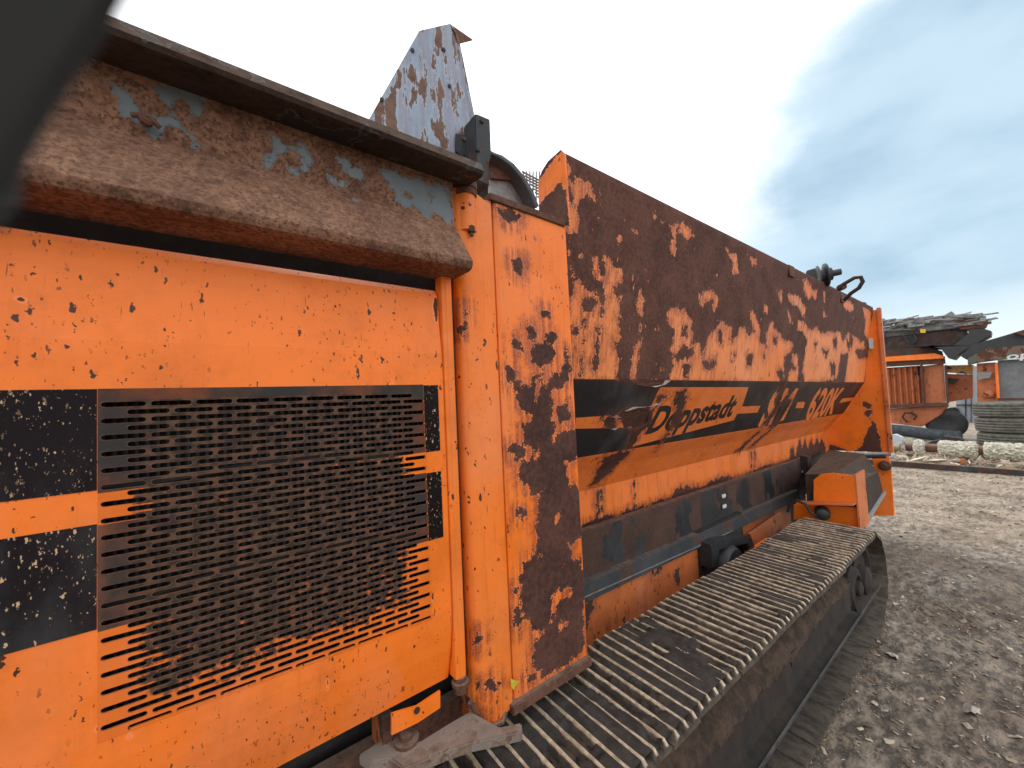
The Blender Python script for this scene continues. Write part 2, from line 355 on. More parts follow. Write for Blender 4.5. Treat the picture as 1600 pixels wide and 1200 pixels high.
# ------------------------------------------------------------------ THE MACHINE
MBASE = np.array([2.6, 1.6, -H])
mach = thing('screening_machine', MBASE, 'large orange tracked screening machine with rust-eaten paint beside the camera', 'machine')
def zb(z): return z-MBASE[2]        # height in the machine's own frame
# --- engine door
KX = .061
def gz(x, z):   # grille rows spread slightly towards the right end of the door
    return .026+(z-.026)*(1+KX*(np.clip(x, -1.2, .6)+.18))
DP = [(1.082, .352), (1.068, .335), (1.062, .27), (1.057, .20), (1.051, .15), (1.05, .057)]
DP2 = [(1.05, -.585), (1.0515, -.635), (1.056, -.68), (1.063, -.725), (1.073, -.77), (1.087, -.822)]
XS = [-1.3, -.9, -.6, -.4, -.30, -.184, 0, .2, .36, .4715, .50, .528, .536, .541, .541, .541]
us = np.array(XS); prof = DP+DP2
P = np.zeros((len(us), len(prof), 3))
for i, u in enumerate(us):
    for j, (y, z) in enumerate(prof):
        P[i, j] = (u, y, gz(u, z) if z < 0 and z > -.62 else z)
P[-4, :, 1] += .0015; P[-3, :, 1] += .006; P[-2, :, 1] += .012; P[-1, :, 1] += .04; P[-2, :, 0] += .001; P[-1, :, 0] += .001
mask = np.ones((len(us)-1, len(prof)-1), bool); mask[5:9, 5] = False
doorrust = rustfn(conv([[(683, 458), (688, 462), (687, 500), (682, 508), (680, 480)], [(140, 1150), (150, 1128), (158, 1120), (157, 1140), (150, 1150)], [(603, 602), (610, 592), (618, 602)], [(506, 1090), (512, 1058), (513, 1080)], [(37, 515), (41, 510), (50, 560), (44, 555)],
                        [(20, 462), (44, 462), (42, 471), (24, 470)], [(198, 1145), (212, 1143), (205, 1150), (197, 1160)]], PY(D)))
Pd = []
us2 = np.concatenate([np.linspace(a, b_, max(2, int((b_-a)/.025)+1))[:-1] if b_-a > .03 else [a] for a, b_ in zip(us[:-1], us[1:])]+[[us[-1]]])
# keep the lattice coarse but put enough points for the chipped corner marks
Pf = []; idx = []
for i in range(len(us)-1):
    n = max(1, int(round((us[i+1]-us[i])/.02)))
    for k in range(n): Pf.append(P[i]*(1-k/n)+P[i+1]*k/n); idx.append(i)
Pf.append(P[-1]); Pf = np.array(Pf)
Pg = []; jd = []
for j in range(len(prof)-1):
    n = max(1, int(round(abs(prof[j+1][1]-prof[j][1])/.02)))
    for k in range(n): Pg.append(Pf[:, j]*(1-k/n)+Pf[:, j+1]*k/n); jd.append(j)
Pg.append(Pf[:, -1]); Pg = np.stack(Pg, 1)
mk = np.array([[mask[a, c] for c in jd] for a in idx])
door = sheet('engine_door', Pg, m_door, mach, .006, (0, 1, 0), attrs={'rust': doorrust}, mask=mk)
# side strips and stripes on the door
def strip(name, x0, x1, z0, z1, mat, par, y=1.0488, step=.03):
    nx = max(2, int((x1-x0)/step)+1); nz = max(2, int(abs(z1-z0)/step)+1)
    Q = np.zeros((nx, nz, 3)); X_ = np.linspace(x0, x1, nx); Z_ = np.linspace(z0, z1, nz)
    for i in range(nx):
        for j in range(nz): Q[i, j] = (X_[i], y, Z_[j])
    return sheet(name, Q, mat, par, .0009, (0, 1, 0))
strip('stripe_decal', -1.3, -.1855, -.133, .0565, m_black, door)
strip('stripe_decal', -1.3, -.1855, -.386, -.195, m_black, door)
strip('stripe_decal', .4735, .519, -.139, .0555, m_black, door)
strip('stripe_decal', .4735, .519, -.392, -.200, m_black, door)
# --- grille with real slots
m_grille = paint('grimy_slotted_plate', (.84, .175, .013), fade=(.70, .15, .02), amp=.0, auto=(1.0, 9, 1), rough=.7, spec=.15, stain=0,
                 bands=[(zb(-.139), zb(.2), (.036, .033, .031)), (zb(-.392), zb(-.198), (.036, .031, .028))])
t = m_grille.node_tree       # grime that builds up over the slots towards the middle of the plate
bs = [n for n in t.nodes if n.type == 'BSDF_PRINCIPLED'][0]; lk = bs.inputs['Base Color'].links[0].from_socket
v = NN(t, 'ShaderNodeTexCoord').outputs['Object']
ga = NN(t, 'ShaderNodeAttribute', attribute_name='grime').outputs['Fac']
gn = MM(t, 'ADD', ga, MM(t, 'MULTIPLY', MM(t, 'SUBTRACT', NOI(t, v, 24, 7, .7), .5), 1.5))
gc = MIX(t, MR(t, NOI(t, v, 40, 5), .4, .6), (.035, .025, .020), (.105, .056, .036))
ri = NN(t, 'ShaderNodeAttribute', attribute_name='rim').outputs['Fac']
gcol = MIX(t, MR(t, gn, .36, .56), lk, gc)
gcol = MIX(t, MM(t, 'MULTIPLY', MR(t, MM(t, 'ADD', ri, MM(t, 'MULTIPLY', MM(t, 'SUBTRACT', NOI(t, v, 90, 4), .5), .6)), .72, .95), .5), gcol, (.26, .11, .06))  # paler slot rims: an edge highlight put into the colour
t.links.new(gcol, bs.inputs['Base Color'])
gm = MB(); pit = .0695; rows = 38; rp = .0156; sl_, sh = .0630, .0096
gV = []; gF = []; gR = []
def stad(x0, x1, zc, h, n=4):
    r = h/2; pts = []
    for k in range(n+1): a = math.pi/2+math.pi*k/n; pts.append((x0+r+r*math.cos(a), zc+r*math.sin(a)))
    for k in range(n+1): a = -math.pi/2+math.pi*k/n; pts.append((x1-r+r*math.cos(a), zc+r*math.sin(a)))
    return pts
GY = 1.0495; TH = .0035
def ring(outer, inner):
    global gV, gF
    # outer rectangle as 4 corners matched with the slot outline
    n = len(inner); o = []
    (X0, Z0), (X1, Z1) = outer
    for (x, z) in inner:
        o.append((x, z))
    h = n//2; out = []
    for k in range(h):                    # left half: top -> bottom
        out.append((X0, Z1+(Z0-Z1)*k/(h-1)) if 0 < k < h-1 else ((X0 if True else 0), Z1 if k == 0 else Z0))
    for k in range(h):
        out.append((X1, Z0+(Z1-Z0)*k/(h-1)))
    b0 = len(gV); allp = out+list(inner)
    for y in (GY, GY+TH):
        for q_, (x, z) in enumerate(allp): gV.append((x, y, gz(x, z))); gR.append(1. if q_ >= n else 0.)
    m = len(allp)
    for k in range(n):
        k2 = (k+1) % n
        gF.append((b0+k, b0+k2, b0+n+k2, b0+n+k))
        gF.append((b0+m+k, b0+m+n+k, b0+m+n+k2, b0+m+k2))
        gF.append((b0+n+k, b0+n+k2, b0+m+n+k2, b0+m+n+k))
def cell(x0, x1, z0, z1):
    b0 = len(gV)
    for y in (GY, GY+TH):
        for (x, z) in ((x0, z0), (x1, z0), (x1, z1), (x0, z1)): gV.append((x, y, gz(x, z))); gR.append(0.)
    gF.append((b0, b0+1, b0+2, b0+3)); gF.append((b0+7, b0+6, b0+5, b0+4))
    for k in range(4): gF.append((b0+k, b0+4+k, b0+4+(k+1) % 4, b0+(k+1) % 4))
GL, GR, GT, GB = -.1845, .4725, .0565, -.5865
z0 = .0265+rp/2
cell(GL, GR, z0, GT)
for r_ in range(40):
    zt = z0-r_*rp; zc = zt-rp/2; xs = -.181-.0035+(.0355 if r_ % 2 else 0)
    if zc-rp/2 < GB-.012: break
    cell(GL, xs, zt-rp, zt) if xs > GL+.001 else None
    for c in range(9): ring(((xs+c*pit, zt-rp), (xs+(c+1)*pit, zt)), stad(xs+c*pit+.0035, xs+c*pit+.0035+sl_, zc, sh))
    if xs+9*pit < GR: cell(xs+9*pit, GR, zt-rp, zt)
    zlast = zt-rp
if zlast > GB: cell(GL, GR, GB, zlast)
def grime(V):
    x = V[:, 0]; z = V[:, 2]; e = np.minimum(np.minimum((x-GL-.025)/.06, (GR-.04-x)/.05), (z-GB+.03)/.16)
    return np.clip(e*.9, -.35, .66)
gr = raw('slotted_grille', np.array(gV), gF, m_grille, door, attrs={'grime': grime, 'rim': lambda V: np.array(gR), 'rust': lambda V: np.zeros(len(V))})
# radiator behind the grille
q = MB()
for i in range(46): q.box((-.24+i*.0165, 1.14, -.27), (.006, .03, .72))
q.build('radiator_fins', m_fin, mach)
MB().box((.13, 1.165, -.27), (.9, .03, .78)).build('radiator_core', m_dark, mach)
for zz, yy in ((-.12, 1.098), (-.345, 1.092)): MB().tube([(-.2, yy, zz-.02), (.15, yy-.005, zz), (.5, yy, zz-.035)], .008, 6).build('cable', m_dark, mach)
# dark interior, side frame and the roll strip beside the door
MB().box((-.15, 1.36, -.15), (2.2, .03, 1.7)).build('dark_backing', m_dark, mach)  # near-black plate added as the darkness seen through the gaps
MB().box((-.25, 1.30, .40), (1.8, .04, .12)).build('door_header', m_dark, mach)  # near-black colour stands for the shaded void above the door
cz = np.linspace(.40, -.815, 30)
pr = [(.5425, 1.085), (.543, 1.056), (.545, 1.0525), (.5475, 1.0515), (.556, 1.0515), (.558, 1.0495), (.574, 1.0495), (.578, 1.0515), (.580, 1.056), (.581, 1.11)]
sheet('door_post', lattice(pr, pr, cz, 2), m_orange, mach, .003, (0, 1, 0), smooth=True)
MB().tube([(.563, 1.072, .37), (.563, 1.072, .43)], .014, 10).build('hinge_pin', m_rust, mach, smooth=True)
MB().lathe((.562, 1.06, -.815), (0, 0, -1), [(0, .018), (.012, .018), (.013, .026), (.024, .026), (.025, .018), (.045, .018)], 12).build('hinge_pin', m_rust, mach, smooth=True)
MB().box((.591, 1.10, -.20), (.022, .02, 1.30)).build('gap_shade', m_dark, mach)  # near-black strip added to stand for the shade in this gap
# --- rounded corner channel
pr = [(.608, 1.14), (.606, 1.115), (.605, 1.085), (.611, 1.065), (.622, 1.054), (.638, 1.048), (.66, 1.047), (.70, 1.0465), (.738, 1.047), (.743, 1.050), (.744, 1.10)]
chrust = rustfn(conv([[(725, 478), (728, 476), (727, 510), (724, 520)], [(755, 1068), (770, 1060), (778, 1066), (774, 1078), (762, 1080)], [(744, 1015), (748, 990), (750, 1000)], [(736, 1098), (766, 1128), (764, 1140), (735, 1106)]], PY(D)))
P = lattice(dens(pr, .02), dens(pr, .02), np.linspace(.70, -.95, 84), 2)
# the foot of the channel comes to a blunt point
for j in range(P.shape[1]):
    x = P[0, j, 0]; P[-1, j, 2] = -.985-.04*max(0, 1-abs(x-.66)/.07); P[0, j, 2] = .715-.35*(x-.61)
sheet('corner_channel', P, m_orange, mach, .006, (.3, 1, 0), attrs={'rust': chrust}, smooth=True)
pt = [PY(1.05).at(735, 1097), PY(1.045).at(748, 1122), PY(1.04).at(765, 1137), PY(1.04).at(785, 1128), PY(1.05).at(790, 1112)]
MB().tube(pt, .008, 6).build('weld_bead', m_rust, mach, smooth=True)
MB().lathe((.651, 1.062, .555), (0, 0, 1), [(0, .026), (.002, .031), (.13, .031)], 20).build('lifting_pipe', m_orange, mach, smooth=True)
MB().lathe((.651, 1.062, .675), (0, 0, 1), [(0, .034), (.0, .036), (.014, .038), (.017, .034), (.020, .034), (.023, .038), (.046, .038), (.052, .03)], 20).build('pipe_cap', m_rust, mach, smooth=True)
MB().lathe((.651, 1.035, .548), (.0, 0, 1), [(0, .012), (.018, .012)], 6).tube([(.651, 1.035, .535), (.651, 1.035, .57)], .006, 8).build('bolt', m_rust, mach)
# --- wide rusty post with its cap and foot flange
def pz(l): return [[(400+.3125*a, 375+.3125*b_) for a, b_ in p] for p in l]
postpx = [[(800, 405), (815, 403), (820, 415), (812, 430), (803, 425)], [(846, 484), (857, 484), (858, 498), (848, 499)], [(822, 512), (835, 508), (840, 525), (828, 532)], [(798, 530), (815, 528), (816, 548), (802, 547)],
          [(828, 545), (838, 534), (862, 533), (868, 555), (862, 567), (845, 574), (830, 566)], [(853, 522), (868, 518), (870, 536), (856, 541)],
          [(790, 576), (803, 575), (806, 590), (815, 600), (828, 606), (834, 590), (848, 584), (850, 600), (860, 630), (850, 650), (835, 652), (815, 640), (803, 610), (793, 590)],
          [(857, 590), (876, 580), (878, 570), (891, 575), (890, 590), (880, 606), (862, 608)], [(870, 632), (885, 630), (893, 650), (886, 664), (872, 656)],
          [(816, 665), (840, 652), (868, 652), (868, 680), (858, 700), (835, 704), (818, 690)], [(880, 675), (903, 668), (903, 718), (884, 722), (862, 705), (866, 690)], [(797, 700), (815, 690), (822, 715), (806, 722)],
          [(808, 725), (848, 708), (862, 735), (855, 768), (830, 772), (812, 750)], [(845, 770), (868, 755), (898, 755), (912, 790), (915, 832), (890, 852), (862, 865), (838, 862), (838, 820)], [(807, 797), (822, 800), (818, 812), (808, 812)],
          [(818, 878), (832, 868), (858, 868), (880, 880), (905, 874), (914, 900), (911, 960), (911, 1018), (880, 1042), (850, 1058), (832, 1030), (836, 990), (815, 955), (812, 905)],
          [(775, 322), (800, 325), (815, 338), (805, 350), (788, 345)], [(883, 545), (890, 560), (888, 570), (884, 565)], [(825, 1052), (834, 1050), (834, 1062), (826, 1066)], [(806, 950), (816, 950), (812, 985), (806, 975)], [(803, 915), (808, 918), (808, 928), (802, 925)], [(835, 600), (860, 600), (864, 660), (838, 664)], [(842, 690), (866, 690), (875, 765), (848, 772)], [(850, 850), (890, 845), (892, 885), (842, 885)], [(862, 690), (880, 700), (890, 760), (865, 765)]]
postor = [[(862, 938), (872, 920), (884, 922), (893, 916), (893, 932), (880, 940), (870, 945), (864, 972), (857, 975)], [(835, 585), (844, 590), (842, 620), (836, 625)], [(872, 975), (885, 968), (886, 978), (876, 984)], [(868, 800), (876, 802), (870, 820), (864, 818)], [(838, 990), (850, 985), (846, 1000), (838, 1002)]]
postr = rustfn(conv(postpx, PY(D)), conv(postor, PY(D)))
pr = [(.757, 1.12), (.750, 1.085), (.750, 1.068), (.754, 1.056), (.763, 1.051), (.78, 1.05), (1.10, 1.05), (1.104, 1.06), (1.104, 1.45)]
q = dens(pr, .012); P = lattice(q, q, np.linspace(.70, -.985, 150), 2)
for i in range(P.shape[0]): P[i, :, 2] -= 0
sheet('wide_post', P, m_orange, mach, .006, (.3, 1, 0), attrs={'rust': postr}, smooth=True)
plate('post_cap', [(765, 300), (883, 343), (884, 354), (766, 311)], PY(1.042), .38, m_rust, mach, bevel=.002)
plate('post_foot', [(801, 1105), (925, 1026), (926, 1040), (803, 1121)], PY(1.03), .30, m_rust, mach, bevel=.003)
plate('yellow_leaf', [(798, 1060), (806, 1064), (813, 1064), (806, 1070), (803, 1078), (799, 1074)], PY(1.03), .002, rough_mat('yellow_leaf', (.55, .42, .03), (.65, .5, .05), sc=50), mach)
# --- overhanging rusty guard panel and edge tube above the door
def bl(x, y, z): return (x, y, z)
pr = [(1.036, .748), (1.053, .578), (1.047, .565), (.948, .422), (.942, .412), (.943, .402), (.950, .392), (.965, .388), (1.09, .392)]
q = dens(pr, .012); P = lattice(q, q, np.concatenate([np.linspace(-1.3, -.3, 20)[:-1], np.linspace(-.3, .593, 60)]))
plu = Pl((0, 1.045, .66), (0, 1, .1)); z1 = (0, 0, .3125); z2 = (400, 0, .3125)
grey = conv([[(560, 385), (625, 395), (650, 470), (690, 545), (690, 600), (640, 590), (600, 545), (570, 510)], [(780, 450), (890, 440), (1000, 455), (1020, 480), (1000, 575), (960, 560), (930, 500), (890, 500), (870, 540), (820, 520)],
             [(715, 620), (800, 590), (890, 590), (890, 640), (850, 630), (740, 640)], [(770, 670), (815, 690), (800, 715)], [(900, 575), (960, 560), (960, 575), (900, 600)], [(960, 690), (990, 690), (980, 730)]], plu, z1)
grey += conv([[(60, 650), (95, 650), (110, 690), (180, 730), (215, 700), (260, 740), (280, 820), (262, 868), (235, 840), (215, 770), (180, 760), (110, 780), (65, 845), (25, 840), (50, 780), (80, 750)],
              [(405, 790), (450, 800), (475, 835), (530, 850), (520, 900), (460, 885), (450, 840)], [(358, 875), (385, 880), (440, 910), (460, 935), (400, 940)],
              [(622, 855), (700, 858), (740, 900), (800, 895), (870, 920), (960, 950), (975, 1000), (990, 1110), (970, 1130), (930, 1080), (900, 1060), (850, 1100), (810, 1040), (740, 1030), (700, 990), (690, 950)],
              [(470, 985), (510, 1010), (480, 1015)], [(535, 935), (560, 935), (550, 955)], [(170, 850), (230, 890), (215, 900)]], plu, z2)
hole = conv([[(845, 960), (885, 968), (895, 1000), (860, 1005)], [(735, 940), (790, 975), (780, 1000), (740, 985)]], plu, z2)
beamr = rustfn([[(-3, -1), (3, -1), (3, 2), (-3, 2)]], grey, hole)
bp = sheet('guard_panel', P, m_beam, mach, .006, (0, .6, .4), attrs={'rust': beamr}, smooth=True)
pr = [(1.12, .705), (1.03, .694), (.950, .682), (.938, .685), (.932, .694), (.944, .722), (.962, .729), (1.15, .77)]
q = np.array(pr); P = lattice(q, q, np.linspace(-1.3, .635, 16)); P2 = P.copy()
e = q.mean(0)
for k, (dx, s) in enumerate(((.006, .96), (.009, .85), (.010, .0))):
    pp = e+(q-e)*s; P2 = np.concatenate([P2, np.concatenate([np.full((len(q), 1), .635+dx), pp], 1)[None]], 0)
V, Fc = grid_mesh(np.concatenate([P2, P2[:, :1]], 1))
ft = raw('edge_tube', V, Fc, m_flange, mach, smooth=True)
ft.data.set_sharp_from_angle(angle=math.radians(24))
for x, w in ((.30, .034), (.545, .03)): MB().box((x, 1.066, .705), (w, .012, .010)).build('weld_tab', m_rust, bp, bevel=.002)
kn = MB(); kn.lathe((-.115, 1.035, .598), (.3, -1, .1), [(0, .012), (.01, .013), (.016, .007)], 8).tube([(-.135, 1.03, .60), (-.11, 1.022, .603), (-.093, 1.03, .59)], .006, 6); kn.build('seized_bolt', m_rust, bp, smooth=True)
# --- triangular blue-grey sheet, black bracket, guard hoop behind
plate('triangular_plate', [(560, 215), (580, 180), (655, 48), (703, 37), (709, 60), (737, 200), (737, 262), (735, 300)], PY(1.32), .006, m_tri, mach)
pa = [PY(1.32).at(*p) for p in ((703, 37), (712, 52), (742, 200), (735, 240))]
pb = [p+np.array([.0, .05, 0]) for p in pa]
raw('plate_lip', pa+[p+np.array([.012, 0, 0]) for p in pa]+[p+np.array([.03, .09, 0]) for p in pa], [(0, 1, 5, 4), (1, 2, 6, 5), (2, 3, 7, 6), (4, 5, 9, 8), (5, 6, 10, 9), (6, 7, 11, 10)], m_tri, mach)
plate('plate_lip', [(703, 37), (739, 62), (716, 68)], PY(1.325), .006, m_rust, mach, away=(0, 1, .1))
for p in ((694, 77), (703, 134), (645, 78), (597, 155)): 
    c = PY(1.315).at(*p); MB().lathe(c, (0, 1, 0), [(0, .008), (.004, .008)], 8).build('bolt_hole', m_dark, mach)
plate('black_bracket', [(742, 178), (745, 177), (766, 186), (768, 240), (765, 256), (765, 291), (743, 280), (744, 250)], PY(1.22), .09, m_steelblue, mach, bevel=.004)
plate('bracket_plate', [(713, 208), (732, 214), (732, 238), (722, 244), (713, 236)], PY(1.30), .01, m_steelblue, mach)
for p in ((754, 188), (726, 216), (748, 233)): c = PY(1.213).at(*p); MB().lathe(c, (0, 1, 0), [(0, .008), (.006, .010), (.01, .010)], 8).build('bolt', m_dark, mach)
c0 = PY(1.5).at(745, 325)
hoop = MB()
arc = [PY(1.45).at(*p) for p in ((768, 237), (785, 243), (803, 256), (820, 276), (833, 298), (842, 322))]
V = []; 
for p in arc: V += [p, p+np.array([-.028, 0, -.02]), p+np.array([-.028, .5, -.02]), p+np.array([0, .5, 0])]
Fc = []
for i in range(len(arc)-1):
    for k in range(4): a = i*4+k; b_ = i*4+(k+1) % 4; Fc.append((a, b_, b_+4, a+4))
raw('black_guard_hoop', V, Fc, m_plastic, mach, smooth=True)
plate('drum_cover', [(766, 235), (775, 240), (790, 258), (801, 281), (768, 278)], PY(1.5), .02, m_rust, mach)
plate('drum_cover', [(766, 279), (801, 282), (815, 300), (826, 322), (800, 316), (766, 305)], PY(1.52), .02, m_steel, mach, label='bare shiny lower sheet')
ms = MB()
for k in range(9):
    a = PY(1.75).at(816+k*4, 268+k*6.5); ms.tube([a, a+np.array([.18, 0, -.015])], .006, 5)
for k in range(7):
    a = PY(1.755).at(818+k*5, 268); ms.tube([a, PY(1.755).at(818+k*5, 325)], .005, 5)
ms.build('drum_mesh', m_steel, mach)
# --- hopper: end plates and side panel
gp = PX(1.108)
plate('hopper_end_plate', [(842, 330), (841, 285), (846, 268), (856, 252), (876, 234), (882, 240), (890, 352), (870, 350)], gp, .008, m_gusset, mach, step=.03,
      attrs={'rust': rustfn(conv([[(840, 320), (866, 292), (880, 288), (895, 360), (840, 360)], [(840, 268), (852, 250), (872, 232), (880, 234), (856, 262), (843, 280)]], gp, ax=(1, 2)), ax=(1, 2))})
X0, X1 = 1.112, 6.56
near = [(1.075, .985), (1.056, .995), (1.046, .985), (1.045, .965), (1.18, .087), (1.42, -.317), (1.51, -.415), (1.60, -.550), (1.60, -.800)]
far_ = [(1.075, .965), (1.056, .975), (1.046, .965), (1.045, .945), (1.18, .030), (1.42, -.374), (1.51, -.472), (1.60, -.600), (1.60, -.885)]
def densp(p0, p1, step):
    a = [np.array(p0[0])]; b2 = [np.array(p1[0])]; sid = []
    for i in range(len(p0)-1):
        n = max(1, int(round(np.hypot(p0[i+1][0]-p0[i][0], p0[i+1][1]-p0[i][1])/step)))
        for k in range(1, n+1): a.append(np.array(p0[i])*(1-k/n)+np.array(p0[i+1])*k/n); b2.append(np.array(p1[i])*(1-k/n)+np.array(p1[i+1])*k/n)
    return np.array(a), np.array(b2)
hu = [X0]; 
while hu[-1] < X1: hu.append(hu[-1]+.013+.004*(hu[-1]-1))
hu[-1] = X1
def pl3(a, b_, c): a, b_, c = map(np.array, (a, b_, c)); return Pl(a, np.cross(b_-a, c-a))
HU = pl3((X0, 1.045, .965), (X1, 1.045, .945), (X0, 1.18, .087)); HS = pl3((X0, 1.18, .087), (X1, 1.18, .03), (X0, 1.42, -.317))
HF = pl3((X0, 1.42, -.317), (X1, 1.42, -.374), (X0, 1.6, -.545)); HL = PY(1.60)
zz1 = (850, 220, .3125); zz2 = (880, 560, .3125); zz3 = (1200, 380, .25)
big = conv([[(870, 200), (1380, 455), (1380, 597), (1100, 593), (880, 590)]], HU)
O = [[(95, 60), (112, 120), (130, 150), (115, 130), (165, 180), (210, 205), (245, 255), (282, 325), (262, 310), (235, 265), (212, 265), (180, 300), (160, 345), (187, 400), (165, 455), (120, 455), (100, 400)],
     [(120, 490), (120, 600), (150, 685), (125, 690)],
     [(128, 850), (130, 790), (150, 720), (180, 685), (205, 745), (255, 750), (280, 800), (275, 910), (302, 830), (310, 780), (300, 700), (265, 690), (243, 600), (310, 580), (350, 620), (385, 640), (390, 700), (345, 720), (340, 770), (385, 780), (378, 860), (402, 862), (370, 900), (388, 980), (355, 1010), (375, 1090), (355, 1220), (140, 1220)],
     [(480, 745), (502, 800), (490, 900), (482, 990), (470, 1060), (450, 1180), (430, 1200), (435, 1080), (470, 1000), (482, 900), (463, 800)],
     [(618, 850), (700, 835), (725, 880), (745, 910), (740, 960), (755, 1005), (790, 1005), (782, 1060), (792, 1080), (820, 980), (850, 935), (892, 898), (920, 930), (940, 930), (930, 1010), (950, 1000), (980, 930), (1006, 930), (1010, 965), (1052, 960), (1022, 860), (1040, 848), (1075, 930), (1080, 1000), (1115, 1040), (1105, 960), (1140, 912), (1182, 975), (1210, 1000), (1245, 1000), (1240, 1045), (1200, 1080), (1195, 1220), (610, 1220), (650, 1120), (638, 1040), (655, 960), (622, 900)],
     [(1268, 900), (1290, 900), (1330, 950), (1360, 930), (1382, 960), (1440, 955), (1482, 955), (1492, 1010), (1520, 955), (1552, 1010), (1600, 1000), (1600, 1220), (1500, 1220), (1522, 1060), (1490, 1070), (1460, 1190), (1300, 1220), (1290, 1150), (1312, 1000), (1290, 950), (1265, 950)],
     [(1240, 1060), (1272, 1080), (1262, 1135), (1238, 1110)], [(1220, 1150), (1272, 1130), (1265, 1220), (1218, 1220)],
     [(618, 545), (640, 490), (645, 440), (622, 425), (650, 412), (700, 420), (738, 440), (747, 475), (715, 510), (700, 480), (665, 435), (655, 440), (664, 500), (656, 572)],
     [(903, 533), (932, 560), (962, 570), (972, 660), (950, 678), (938, 650), (950, 610), (925, 572)], [(1033, 588), (1062, 588), (1062, 622), (1038, 617)],
     [(1293, 693), (1322, 700), (1342, 740), (1367, 750), (1357, 802), (1335, 772), (1325, 802), (1303, 760)], [(1222, 768), (1272, 773), (1292, 810), (1312, 830), (1302, 882), (1285, 862), (1268, 822), (1222, 802)],
     [(1168, 748), (1192, 758), (1187, 812), (1170, 790)], [(1218, 843), (1240, 912), (1225, 907)], [(1393, 758), (1407, 763), (1402, 822)], [(1098, 820), (1122, 825), (1117, 867), (1098, 850)], [(1398, 850), (1412, 880), (1396, 887)],
     [(1500, 790), (1540, 810), (1552, 850), (1520, 852), (1495, 830)], [(538, 343), (557, 360), (554, 387)], [(442, 443), (457, 453), (449, 477)], [(368, 488), (387, 495), (376, 512)], [(252, 368), (272, 373), (267, 392)],
     [(505, 650), (520, 655), (518, 695)], [(765, 780), (830, 740), (870, 790), (850, 860), (840, 800), (800, 800), (790, 830)], [(175, 575), (200, 570), (208, 585), (180, 590)], [(715, 560), (725, 555), (722, 575)], [(585, 395), (600, 410), (598, 420)]]
I_ = [[(108, 243), (150, 258), (152, 320), (122, 332)], [(133, 152), (162, 190), (150, 217), (120, 190)], [(185, 795), (225, 785), (265, 795), (257, 852), (215, 862), (190, 842)], [(273, 608), (312, 620), (312, 662), (278, 650)], [(143, 918), (177, 930), (166, 978), (138, 962)],
      [(250, 1068), (277, 1080), (267, 1142), (248, 1132)], [(198, 862), (212, 862), (200, 1010), (184, 1190), (176, 1190)], [(266, 920), (284, 920), (268, 1060), (256, 1060)], [(680, 928), (712, 918), (714, 982), (688, 982)], [(652, 1068), (700, 1018), (747, 1040), (742, 1082), (690, 1097), (655, 1097)],
      [(868, 948), (897, 943), (887, 1012), (868, 1002)], [(833, 1100), (862, 1078), (860, 1132), (833, 1148)], [(1013, 1068), (1042, 1068), (1037, 1122), (1008, 1117)], [(1093, 1063), (1112, 1068), (1102, 1104)], [(1143, 978), (1167, 983), (1160, 1012), (1143, 1007)], [(700, 1120), (740, 1108), (720, 1190), (698, 1195)],
      [(745, 700), (756, 720), (762, 880), (745, 1080), (738, 1080), (742, 880)], [(1388, 1038), (1422, 1048), (1410, 1092)], [(1428, 1110), (1457, 1118), (1452, 1172), (1432, 1172)], [(1558, 1040), (1600, 1045), (1600, 1082), (1560, 1072)], [(940, 1060), (952, 1062), (948, 1100), (940, 1098)], [(1350, 1010), (1362, 1012), (1358, 1040), (1348, 1036)], [(1530, 960), (1545, 990), (1538, 1050), (1524, 1010)]]
upper_o = conv(O, HU, zz1); upper_i = conv(I_, HU, zz1)
# far right end of the upper panel (from the closer look at the far end)
upper_o += conv([[(590, 400), (640, 420), (655, 600), (640, 640), (600, 560), (610, 480)], [(500, 560), (560, 600), (600, 640), (630, 700), (600, 860), (520, 860), (500, 700)]], HU, zz3)
upper_i += conv([[(540, 670), (620, 660), (625, 720), (560, 720)], [(455, 690), (490, 690), (470, 840), (430, 840)], [(388, 750), (415, 745), (412, 830), (388, 830)], [(405, 590), (430, 590), (425, 660), (405, 650)], [(490, 590), (515, 640), (505, 670), (490, 640)]], HU, zz3)
col1 = conv([[(370, 95), (545, 95), (490, 132), (360, 132)], [(280, 260), (340, 245), (455, 255), (430, 345), (300, 345), (275, 300)], [(180, 290), (270, 288), (250, 348), (195, 345)], [(455, 200), (500, 160), (520, 190), (470, 235)], [(555, 180), (600, 150), (615, 200), (590, 300), (555, 350), (530, 340), (560, 260)],
                  [(210, 485), (350, 455), (240, 600), (150, 650), (185, 600)], [(1090, 60), (1125, 60), (1100, 170), (1085, 250), (1000, 345), (985, 340), (1060, 240)], [(1110, 180), (1130, 180), (1140, 220), (1060, 345), (1030, 345)], [(345, 350), (400, 350), (330, 470), (310, 465)],
                  [(980, 370), (1000, 360), (910, 470), (885, 470)], [(1045, 355), (1060, 350), (960, 455), (945, 450)], [(500, 380), (530, 375), (480, 450), (470, 450)], [(740, 0), (770, 0), (760, 60), (740, 60)]], HS, zz2)
